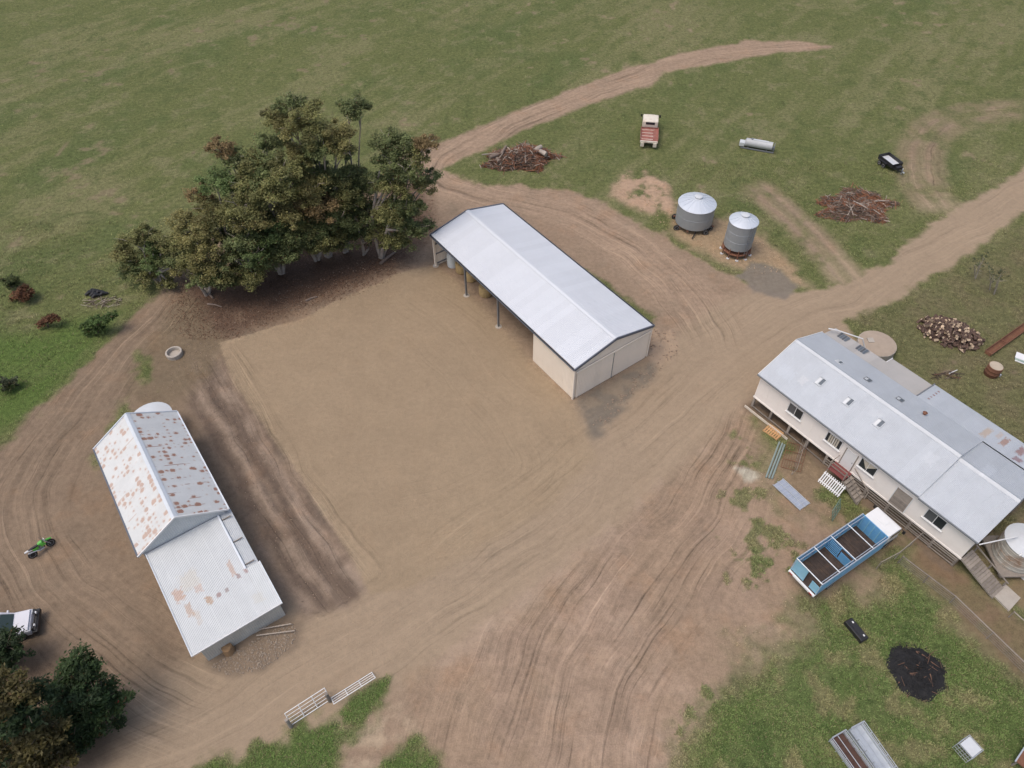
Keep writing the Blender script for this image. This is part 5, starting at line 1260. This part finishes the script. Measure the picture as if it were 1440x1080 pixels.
def brush(px, n, label, w, d, h, cols, logs, lname):
    """an uncountable tangle of sticks and dead leaves on a low mound"""
    c = GG(*px); m = MB()
    for i in range(n):
        a = rnd.uniform(0, 2 * PI); q = rnd.random() ** .6; ir = 1 + .22 * math.sin(2 * a + w) + .16 * math.sin(5 * a + 1) + .1 * math.sin(9 * a); x = math.cos(a) * q * w * ir; y = math.sin(a) * q * d * ir
        z = h * (1 - q ** 2) * rnd.uniform(.4, 1.05) + .05; l = rnd.uniform(.4, 1.7); t = rnd.uniform(0, 2 * PI); el = rnd.uniform(-.35, .75); r = rnd.choice((.014, .02, .03, .055))
        dv_ = Vector((math.cos(t) * math.cos(el), math.sin(t) * math.cos(el), math.sin(el))) * l / 2; p0 = Vector((x, y, z))
        k = rnd.choice(cols); m.sweep([p0 - dv_, p0 + Vector((rnd.uniform(-.1, .1), rnd.uniform(-.1, .1), rnd.uniform(0, .1))), p0 + dv_], [r, r * .85, r * .4], 4, k)
    o = m.build('brush_heap', [M_TWIG1, M_TWIG2, M_TWIG3, M_TWIG4], None, c); tag(o, label, 'brush heap', kind='stuff')
    # dead leaves in it
    nl = n * 14; a = rs.uniform(0, 2 * PI, nl); q = rs.rand(nl) ** .55; ir = 1 + .22 * np.sin(2 * a + w) + .16 * np.sin(5 * a + 1) + .1 * np.sin(9 * a); X = np.cos(a) * q * w * ir * .97; Y = np.sin(a) * q * d * ir * .97; Z = h * (1 - q ** 2) * rs.uniform(.1, .95, nl) + .03
    t = rs.uniform(0, 2 * PI, nl); L_ = rs.uniform(.06, .17, nl); ax = np.stack([np.cos(t), np.sin(t), rs.uniform(-.5, .5, nl)], 1) * L_[:, None]; wd = np.stack([-np.sin(t), np.cos(t), rs.uniform(-.6, .6, nl)], 1) * (L_ * .45)[:, None]
    pn = fbm(X + 50, Y + 50, 1.6, 7)[:, None]; colr = np.where(pn > .52, np.array([[.27, .125, .068]]), np.array([[.20, .14, .105]])) * rs.uniform(.55, 1.4, (nl, 1))
    o2 = link('dead_leaves', leaf_mesh('dead_leaves', np.stack([X, Y, Z], 1), None, ax, wd, colr, LEAF), None, c); tag(o2, label + ', its dead leaves', 'dead leaves', kind='stuff')
    for i, (lx, ly, l, r, rot, pale) in enumerate(logs):
        g = MB(); g.sweep([(-l / 2, 0, 0), (0, rnd.uniform(-.1, .1), .05), (l / 2, 0, 0)], [r, r * .95, r * .8], 9); p = c + Vector((lx, ly, 0))
        zz = h * max(0, 1 - (lx / w) ** 2 - (ly / d) ** 2) * .9 + r * .7
        o = g.build('log', M_BARK if pale else M_TWIG1, None, (p.x, p.y, c.z + zz), (0, rnd.uniform(-.12, .12), rot), smooth=True)
        tag(o, ('pale ' if pale else 'dark grey ') + 'log lying on the ' + lname, 'log', 'logs on the ' + label[:28])
brush((732, 224), 900, 'brush heap of stumps and red-brown branches above the curved track', 5.2, 2.6, 1.3, (0, 1, 1, 1, 3, 2), [(-3.4, -.5, 1.5, .28, .6, 0), (-2.9, -1.3, 1.0, .25, 1.9, 0), (2.3, .6, 1.2, .35, .8, 1), (2.9, -.2, 1.1, .33, 2.4, 1), (-2.2, .4, 1.8, .2, 1.2, 0), (-3.8, .4, 2.6, .09, .3, 1)], 'brush heap above the curved track')
brush((1203, 290), 800, 'brush heap of dry branches near the black trailer', 5.3, 2.9, .5, (0, 1, 1, 2, 3), [(.4, -.5, 2.2, .08, -.8, 1), (2.8, .4, 1.6, .07, .1, 1)], 'brush heap near the black trailer')
# burnt heap
c = GG(1289, 945); M_ASH = plain('charred_ash', (.012, .012, .013), .95, 0, .5, 4, .25, (.06, .055, .05), 0, .9)
m = MB(); V = []; nr, na = 14, 44
for i in range(nr + 1):
    for j in range(na):
        t = 2 * PI * j / na; edge = 1.95 * (1 + .05 * math.sin(3 * t + 1) + .05 * math.sin(7 * t)); q = i / nr
        V.append((math.cos(t) * edge * q, math.sin(t) * edge * .97 * q, .34 * (1 - q ** 2) * rnd.uniform(.7, 1.25) + .07 - .05 * q))
m.add(V, [(i * na + j, i * na + (j + 1) % na, (i + 1) * na + (j + 1) % na, (i + 1) * na + j) for i in range(nr) for j in range(na)])
bh = m.build('burnt_heap', M_ASH, None, c, smooth=False); tag(bh, 'round black burnt heap of ash and charred sticks on the grass', 'ash heap')
m = MB()
for i in range(150):
    a = rnd.uniform(0, 2 * PI); q = rnd.random() ** .7 * 2.1; p0 = Vector((math.cos(a) * q, math.sin(a) * q, .36 * (1 - (q / 2.3) ** 2) + .05)); t = rnd.uniform(0, 2 * PI); l = rnd.uniform(.15, .7); d = Vector((math.cos(t), math.sin(t), rnd.uniform(-.2, .4))) * l / 2
    m.sweep([p0 - d, p0 + d], [rnd.choice((.015, .03, .05)), .012], 4, 0 if rnd.random() < .75 else 1)
m.build('charred_sticks', [M_ASH, plain('scorched_stick', (.16, .09, .06), .9, 0, .3, 3)], bh)['kind'] = 'stuff'

# ---------------------------------------------------------------- gates, fences, yards
def gate(a_px, b_px, label, group=None, rails=5, h=1.1, mat=None, za=.0, lean_=0.0, tilt=None, mesh_=False, name='gate', cat='gate', pw=.035, bars=2):
    e, l = put(name, a_px, b_px, label, cat, group, za, za)
    mt = mat or M_GALV; o = []
    def P(x, z): return (x, math.sin(lean_) * z, .06 + math.cos(lean_) * z)
    for k in range(rails):
        m = MB(); z = h * k / (rails - 1); m.tube(P(0, z), P(l, z), pw if k in (0, rails - 1) else pw * .7, n=6); o.append(m.build('rail', mt, e))
    for x in [0, l] + [l * (i + 1) / (bars + 1) for i in range(bars)]:
        m = MB(); m.tube(P(x, -.03), P(x, h + .02), pw, n=6); m.build('upright', mt, e)
    return e
gate((410, 1020), (465, 984), 'galvanised field gate chained open beside the grass strip', None, 5, 1.1, M_WHITE, lean_=.5, pw=.032)
gate((466, 982), (523, 946), 'upper galvanised field gate reaching the dirt road edge', None, 4, 1.2, M_WHITE, lean_=-.75, pw=.032)
for px, lb in (((409, 1022), 'short timber gate post at the low end of the field gates'), ((464, 986), 'thick timber gate post between the two field gates')):
    p = GG(*px); m = MB(); m.sweep([(0, 0, -.3), (.02, 0, .7), (0, .03, 1.35)], [.14, .13, .12], 10); tag(m.build('gate_post', M_TIMB, None, p, smooth=True), lb, 'post')
def fence(pxs, label, h=1.05, wires=4, step=2.6, top=None, name='wire_fence', pr=.035, mat=None):
    P = [GG(*q) for q in pxs]; e = empty(name, P[0], 0, label, 'fence'); o0 = P[0]
    for a, b in zip(P[:-1], P[1:]):
        n = max(1, round((b - a).length / step))
        for i in range(n + (1 if b is P[-1] else 0)):
            q = a.lerp(b, i / n) - o0; q.z = gh(q.x + o0.x, q.y + o0.y) - o0.z
            m = MB(); m.tube((q.x, q.y, q.z - .2), (q.x + rnd.uniform(-.04, .04), q.y + rnd.uniform(-.04, .04), q.z + h + rnd.uniform(0, .1)), pr, n=7); m.build('post', mat or M_TIMB, e)
        for k in range(wires):
            z = h * (k + 1) / wires; m = MB(); m.tube(a - o0 + Vector((0, 0, z)), b - o0 + Vector((0, 0, z)), .008, n=4); m.build('wire', M_STEEL, e)
        if top: m = MB(); m.tube(a - o0 + Vector((0, 0, h)), b - o0 + Vector((0, 0, h)), top, n=7); m.build('top_rail', M_TIMB, e)
    return e
fence([(1262, 792), (1335, 848), (1442, 952), (1490, 1000)], 'wire fence with pale top rail between the grass and the brown yard', 1.1, 5, 2.8, .05)
fence([(1232, 800), (1258, 786), (1298, 752)], 'short rail fence joining the woolshed near the stock truck', 1.1, 2, 2.0, .03, 'rail_fence')
fence([(1418, 868), (1445, 892), (1480, 925)], 'low railing beyond the foot of the woolshed ramp', .9, 1, 1.6, .045, 'railing')
# ramp from the woolshed
ra_ = hs_pt(20.3, .75, 1.3); rb_ = G(1404, 834, .18); e = empty('timber_ramp', (rb_.x, rb_.y, 0), 0, 'weathered timber plank ramp leading up to the woolshed end', 'ramp')
A = ra_ - Vector((rb_.x, rb_.y, 0)); B = Vector((0, 0, .15)); d = B - A; dn = d.normalized(); side = Vector((-dn.y, dn.x, 0)).normalized(); k = int(d.length / .24)
for i in range(k):
    p0 = A + d * ((i + .5) / k); m = MB(); m.bar(p0 - side * .72 + Vector((0, 0, rnd.uniform(-.01, .01))), p0 + side * .72, .21, .045, up=(0, 0, 1)); m.build('plank', M_TIMB, e)
for s in (-1, 1):
    m = MB(); m.bar(A + side * s * .66 - Vector((0, 0, .1)), B + side * s * .66 - Vector((0, 0, .08)), .07, .12); m.build('stringer', M_TIMB, e)
m = MB(); m.bar(A + side * .8 + Vector((0, 0, .55)), B + side * .8 + Vector((0, 0, .6)), .06, .1); m.build('handrail', M_TIMB, e)
for t in (.05, .5, .95):
    p0 = A + d * t + side * .8; m = MB(); m.box((p0.x, p0.y, (p0.z + .6) / 2 - .05), (.09, .09, p0.z + .7)); m.build('ramp_post', M_TIMB, e)
p = G(1412, 842); m = MB(); q = [G(1396, 838), G(1412, 822), G(1434, 842), G(1418, 860)]; c = p
s_ = slab([(v.x - c.x, v.y - c.y, .16) for v in q], .22); tag(s_.build('concrete_slab', M_CONC, None, (c.x, c.y, gh(c.x, c.y))), 'small concrete slab at the foot of the timber ramp', 'slab')
p = GG(1440, 805); e = empty('red_crate', p, .5, 'red-brown open box with white rim under the rust-streaked tank', 'box'); part(e, 'base', plain('red_plastic', (.22, .05, .03), .7, 0, .2, 3), ((0, 0, .08), (1.1, .8, .1)))
part(e, 'rim', M_WHITE, ((0, .42, .2), (1.2, .07, .36)), ((0, -.42, .2), (1.2, .07, .36)), ((.58, 0, .2), (.07, .78, .36)), ((-.58, 0, .2), (.07, .78, .36)))
# things lying in front of the woolshed
M_ORT = plain('new_orange_timber', (.55, .32, .15), .8, 0, .15, 4, .1, (.35, .2, .1), .1)
def pallet(px, rz, label, mat, w=1.15, d=1.15, tilt_=0.0, slats=7):
    p = GG(*px); e = empty('pallet', (p.x, p.y, p.z + .02), rz, label, 'pallet'); e.rotation_euler = (tilt_, 0, rz)
    for k in range(slats): part(e, 'slat', mat, ((-w / 2 + (k + .5) * w / slats, 0, .13), (w / slats * .62, d, .022)))
    for s in (-1, 0, 1): part(e, 'bearer', mat, ((0, s * (d / 2 - .05), .06), (w, .09, .10)))
    for s in (-1, 0, 1): part(e, 'foot_board', mat, ((s * (w / 2 - .06), 0, -.0), (.1, d, .02)))
    return e
pallet((1087, 608), HYAW + .1, 'orange timber pallet lying against the woolshed stumps', M_ORT, 1.5, 1.1)
a = hs_pt(-.25, -.55); b = hs_pt(4.6, -.5); m = MB(); m.bar((0, 0, .22), (b.x - a.x, b.y - a.y, .22), .05, .26); tag(m.build('long_board', M_OWHITE, None, (a.x, a.y, gh(a.x, a.y) - .08)), 'long cream board standing on edge along the woolshed stumps', 'board')
for i, (x0, x1) in enumerate(((1077, 1096), (1081, 1100), (1085, 1103))):
    a = GG(x0, 672 + i); b = GG(x1, 622 + i * 2); m = MB(); m.tube((0, 0, .07), (b.x - a.x, b.y - a.y, .07 + b.z - a.z), .085, n=10)
    tag(m.build('pipe', plain('green_grey_pipe', (.26, .32, .30), .45, .2, .12, 2), None, a, smooth=True), 'grey-green steel pipe lying in a row of three on the grass', 'pipe', 'three pipes in front of the woolshed')
gate((1098, 657), (1108, 622), 'rusty barred panel lying on the ground beside the green pipes', None, 9, 1.6, M_RUST, lean_=-1.45, pw=.025, name='barred_gate')
gate((1113, 668), (1131, 612), 'thin leaning pole frame in front of the woolshed stumps', None, 3, .9, M_TIMB, lean_=-.2, pw=.02, name='rail_stand', cat='rails', bars=1)
p = GG(1112, 696); e = empty('metal_mesh_panel', (p.x, p.y, p.z + .08), HYAW - .06, 'silver metal mesh panel lying flat on bare ground', 'panel')
part(e, 'sheet', plain('bluish_alloy', (.40, .44, .52), .4, .3, .25, 2, .2, (.2, .22, .26)), ((0, 0, 0), (2.9, 1.15, .03)))
for k in range(10): part(e, 'bar', M_GALV, ((-1.4 + k * .31, 0, .035), (.04, 1.2, .04)))
for s in (-1, 0, 1): part(e, 'frame_rail', M_GALV, ((0, s * .58, .075), (3.0, .05, .05)))
e = gate((1170, 733), (1181, 716), 'small green mesh gate standing behind the stock truck', None, 4, 1.2, plain('green_paint', (.16, .24, .19), .6, .1, .2, 3), lean_=.3, name='mesh_gate')
pw_ = hs_pt(10.0, -1.9); m = MB()
e = empty('picket_panel', (pw_.x, pw_.y, gh(pw_.x, pw_.y)), HYAW + .02, 'white picket panel leaning below the woolshed landing', 'fence panel'); e.rotation_euler = (-.55, 0, HYAW + .02)
for k in range(11): part(e, 'picket', M_WHITE, ((-.95 + k * .19, 0, .62), (.10, .03, 1.15)))
for z in (.25, 1.0): part(e, 'rail', M_WHITE, ((0, .035, z), (2.1, .04, .08)))
# black trough / box, feeders, cage
e, l = put('tool_box', (1190, 874), (1214, 903), 'long black box with white end fittings lying in the grass', 'box')
m = MB(); m.prism([(-.0, .0), (l, .0), (l, .36), (l * .96, .44), (l * .04, .44), (0, .36)], -.33, .33); bx = m.build('body', M_BLACK, e, bevel=.03)
part(bx, 'lid_rib', M_BLACK, ((l / 2, 0, .46), (l * .86, .30, .04)))
for x in (.34, l - .28): part(bx, 'fitting', M_WHITE, ((x, .1, .48), (.14, .10, .06)))
def feeder(a_px, b_px, w, label, mat, inner, name='feed_trough'):
    e, l = put(name, a_px, b_px, label, 'trough')
    part(e, 'base', inner, ((l / 2, 0, .22), (l, w - .1, .06)))
    for s in (-1, 1):
        part(e, 'side', mat, ((l / 2, s * w / 2, .34), (l, .04, .26)))
        for z in (.62, .86): m = MB(); m.tube((0, s * w / 2, z), (l, s * w / 2, z), .028, n=6); m.build('rail', mat, e)
        for x in np.linspace(.03, l - .03, 6): m = MB(); m.tube((x, s * w / 2, -.03), (x, s * w / 2, .88), .028, n=6); m.build('leg', mat, e)
    for x in (.0, l): m = MB(); m.tube((x, -w / 2, .86), (x, w / 2, .86), .028, n=6); m.build('end_rail', mat, e); part(e, 'end_plate', mat, ((x, 0, .36), (.03, w, .3)))
    m = MB(); m.tube((0, 0, .5), (l, 0, .5), .03, n=6); m.build('centre_rail', mat, e)
    for x in np.linspace(.5, l - .5, 5): part(e, 'divider', inner, ((x, 0, .30), (.05, w - .12, .14)))
feeder((1174, 1037), (1226, 1110), 1.15, 'rusty-floored metal feed trough beside a silver trough', M_GALV, plain('dark_rust', (.085, .045, .035), .9, 0, .3, 3))
feeder((1200, 1024), (1256, 1104), 1.05, 'silver galvanised feed trough beside the rusty one', M_GALV, M_ALU)
p = GG(1356, 1056); e = empty('wire_cage', (p.x, p.y, p.z), .5, 'square wire cage with pale sheet inside on the grass', 'cage')
part(e, 'sheet', M_PALE, ((0, 0, .95), (.92, .92, .03)))
for z in (.06, .35, .65, .95): part(e, 'hoop', M_GALV, ((0, .52, z), (1.08, .03, .03)), ((0, -.52, z), (1.08, .03, .03)), ((.52, 0, z), (.03, 1.0, .03)), ((-.52, 0, z), (.03, 1.0, .03)))
for i in range(6):
    for j in range(6):
        if i in (0, 5) or j in (0, 5): part(e, 'upright', M_GALV, ((-.52 + i * .208, -.52 + j * .208, .48), (.022, .022, .96)))
p = GG(1452, 1072); e = empty('low_shelter', p, math.radians(40), 'low rusty brown sheet shelter at the fence corner', 'shelter'); part(e, 'roof', M_RUST, ((0, 0, .85), (2.6, 1.8, .05))); part(e, 'edge', M_GALV, ((0, .93, .87), (2.7, .08, .08)))
for sx in (-1.2, 1.2):
    for sy in (-.8, .8): part(e, 'post', M_TIMB, ((sx, sy, .4), (.1, .1, .84)))
# ring, drum, red trough and oddments
p = GG(246, 499); m = MB(); m.lathe([(.78, -.05), (.80, .42), (.76, .46), (.62, .46), (.60, .40), (.58, .08), (.02, .06)], 26); tag(m.build('concrete_ring', M_CONC, None, p, smooth=True), 'open concrete ring trough on the dark soil near the gum trees', 'trough')
p = GG(1393, 526); e = empty('steel_drum', p, .0, 'upright rusty steel drum with pale lid near the firewood', 'drum'); m = MB(); m.lathe([(.62, 0), (.65, .05), (.65, .35), (.67, .38), (.65, .41), (.65, .75), (.67, .78), (.65, .81), (.65, 1.1), (.62, 1.12)], 22); m.build('body', M_RUST, e, smooth=True)
m = MB(); m.lathe([(.56, 1.1), (.60, 1.15), (.30, 1.17), (.02, 1.17)], 22); m.build('lid', plain('tan_lid', (.44, .37, .28), .8, 0, .15, 2, .3), e, smooth=True)
part(e, 'tap', M_PALE, ((.72, -.2, .1), (.35, .1, .08)), ((.62, -.35, .2), (.1, .2, .2)))
e, l = put('steel_beam', (1388, 499), (1440, 462), 'long rusty red steel trough lying beside the firewood heap', 'trough')
m = MB(); V = []; 
for x in (0, l * 1.05):
    for t in np.linspace(PI * 1.02, PI * 1.98, 7): V.append((x, math.cos(t) * .33, .36 + math.sin(t) * .33))
m.add(V, [(i, i + 1, i + 8, i + 7) for i in range(6)]); m.build('shell', M_RUST, e)
part(e, 'rim', M_RUST, ((l / 2, .34, .38), (l * 1.05, .05, .05)), ((l / 2, -.34, .38), (l * 1.05, .05, .05))); part(e, 'end', M_RUST, ((.0, 0, .2), (.04, .6, .36))); part(e, 'brace', M_RUST, ((l * .4, 0, .38), (.08, .66, .05)))
p = GG(1438, 508); e = empty('white_panel_stack', p, math.radians(-35), 'stack of white and green metal panels at the woodheap', 'panels')
for k in range(3): part(e, 'panel', M_WHITE if k != 1 else plain('pale_green_sheet', (.30, .40, .36), .5), ((.3 - k * .06, k * .12, .08 + k * .09), (1.9, .9, .06)))
p = GG(1322, 528); m = MB()
for i in range(26): t = rnd.uniform(0, PI); l = rnd.uniform(.5, 1.6); q = Vector((rnd.uniform(-1.1, 1.6), rnd.uniform(-.5, .4), .05 + rnd.uniform(0, .15))); d = Vector((math.cos(t), math.sin(t) * .6, 0)) * l / 2; m.sweep([q - d, q + d], [.03, .02], 5, rnd.choice((0, 0, 1, 2)))
tag(m.build('scrap_sticks', [M_TWIG4, M_RUST, M_TWIG1], None, p), 'scatter of dark sticks and rusty scrap behind the woolshed', 'sticks', kind='stuff')
a = GG(1333, 527); b = GG(1345, 522); m = MB(); m.bar((0, 0, .12), (b.x - a.x, b.y - a.y, .16), .06, .05); tag(m.build('white_stick', M_WHITE, None, a), 'short white stick on the scrap behind the woolshed', 'stick')
# heap of black plastic left of the trees
p = GG(126, 416); m = MB()
for i in range(9): q = Vector((rnd.uniform(-1.1, 1.1), rnd.uniform(-.4, .4), .10)); m.sweep([q, q + Vector((.4, .2, .22)), q + Vector((.9, .35, .05))], [.12, .22, .1], 7)
tag(m.build('black_sheeting', M_BLACK, None, p, smooth=True), 'crumpled black plastic sheeting lying in the pasture', 'plastic sheeting')
p = GG(148, 425); m = MB()
for i in range(70): t = rnd.uniform(0, 2 * PI); l = rnd.uniform(.3, 1.5); q = Vector((rnd.uniform(-2.2, 1.8), rnd.uniform(-.7, .6), .05 + rnd.uniform(0, .15))); d = Vector((math.cos(t), math.sin(t), .1)) * l / 2; m.sweep([q - d, q + d], [.03, .012], 4, rnd.choice((0, 2, 1)))
tag(m.build('fallen_branches', [M_TWIG1, M_TWIG4, M_TWIG3], None, p), 'scatter of fallen grey branches beside the black plastic', 'branches', kind='stuff')
p = GG(168, 988); e = empty('red_mower', p, .8, 'small red machine half hidden under the dense dark tree', 'machine'); part(e, 'body', plain('red_paint', (.42, .03, .02), .4), ((0, 0, .38), (.62, .45, .3)), bevel=.05); part(e, 'handle', M_BLACK, ((-.5, .18, .62), (.7, .03, .03)), ((-.5, -.18, .62), (.7, .03, .03)))
for x in (-.25, .25):
    for s in (-1, 1): wheel(e, x, s * .27, .16, .08)
# rubble, poles and a stump at the end of the old shed
p = GG(323, 916); m = MB(); m.lathe([(.42, -.1), (.40, .3), (.36, .72), (.05, .74)], 14); m.box((.1, -.05, .76), (.4, .3, .04)); tag(m.build('tree_stump', plain('cut_timber', (.30, .19, .10), .9, 0, .3, 5, .3, (.15, .1, .06), 0, .6), None, p, smooth=True), 'thick cut stump standing at the end of the old shed', 'stump')
for (x0, y0), (x1, y1), lb in (((366, 887), (411, 880), 'upper pale pole of two lying beyond the old shed end'), ((362, 896), (416, 890), 'lower pale pole of two lying beyond the old shed end')):
    a = GG(x0, y0); b = GG(x1, y1); m = MB(); m.tube((0, 0, .25), (b.x - a.x, b.y - a.y, .35), .05, .045, 8); tag(m.build('pole', M_TWIG3, None, a), lb, 'pole')
def rubble(poly, n, smin, smax, label, mat, name='rubble'):
    P = wpoly(poly); x0, y0 = P.min(0); x1, y1 = P.max(0); x = rs.uniform(x0, x1, n * 4); y = rs.uniform(y0, y1, n * 4); k = sdist(P, x, y) > 0; x = x[k][:n]; y = y[k][:n]; m = MB()
    for a, b in zip(x, y):
        s = rnd.uniform(smin, smax) * rnd.uniform(.6, 1); m.box((a, b, gh(a, b) + s * .2), (s, s * rnd.uniform(.6, 1), s * .6), 0, rnd.uniform(0, 6), (rnd.uniform(.5, .9), rnd.uniform(.5, .9)))
    tag(m.build(name, mat), label, name, kind='stuff')
M_STONE = plain('rubble_stone', (.30, .245, .19), .95, 0, .35, 6, .3, (.15, .11, .08), 0, .5); M_CLOD = plain('earth_clod', (.27, .20, .145), .95, 0, .35, 5, .3, (.12, .085, .06))
rubble([(295, 938), (402, 874), (420, 882), (415, 905), (372, 942), (322, 950)], 700, .04, .16, 'stony rubble and clods at the end of the old shed', M_STONE)
rubble([(268, 510), (306, 500), (380, 620), (510, 830), (480, 848), (425, 860), (330, 690)], 500, .05, .13, 'earth clods in the churned strip beside the old shed', M_CLOD, 'clods')
rubble([(300, 440), (470, 380), (580, 340), (590, 360), (460, 425), (320, 475), (240, 560), (200, 560)], 500, .04, .12, 'bark and clods under the gum trees', M_CLOD, 'litter')
rubble([(914, 462), (948, 466), (956, 498), (930, 520), (850, 600), (825, 600), (912, 508)], 220, .06, .22, 'earth lumps beside the closed end of the new shed', M_CLOD, 'clods')
rubble([(872, 243), (938, 258), (950, 312), (1060, 330), (1140, 405), (1015, 368), (862, 275)], 300, .05, .2, 'lumps of orange earth around the silos', plain('orange_clod', (.42, .30, .19), .95, 0, .25, 4), 'clods')
for (x0, y0), (x1, y1), r in (((430, 424), (446, 418), .12), ((286, 408), (300, 420), .16), ((535, 372), (556, 356), .18), ((555, 340), (572, 338), .14), ((292, 428), (312, 432), .1)):
    a = GG(x0, y0); b = GG(x1, y1); m = MB(); d = b - a; m.sweep([(0, 0, r * .6), (d.x * .5, d.y * .5 + .1, r * .8), (d.x, d.y, r * .6)], [r, r * .9, r * .6], 8)
    tag(m.build('fallen_log', M_TWIG1, None, a, smooth=True), 'grey fallen log lying under the edge of the gum trees', 'log', 'fallen logs under the gum trees')
# fallen gum leaves and bark on the soil
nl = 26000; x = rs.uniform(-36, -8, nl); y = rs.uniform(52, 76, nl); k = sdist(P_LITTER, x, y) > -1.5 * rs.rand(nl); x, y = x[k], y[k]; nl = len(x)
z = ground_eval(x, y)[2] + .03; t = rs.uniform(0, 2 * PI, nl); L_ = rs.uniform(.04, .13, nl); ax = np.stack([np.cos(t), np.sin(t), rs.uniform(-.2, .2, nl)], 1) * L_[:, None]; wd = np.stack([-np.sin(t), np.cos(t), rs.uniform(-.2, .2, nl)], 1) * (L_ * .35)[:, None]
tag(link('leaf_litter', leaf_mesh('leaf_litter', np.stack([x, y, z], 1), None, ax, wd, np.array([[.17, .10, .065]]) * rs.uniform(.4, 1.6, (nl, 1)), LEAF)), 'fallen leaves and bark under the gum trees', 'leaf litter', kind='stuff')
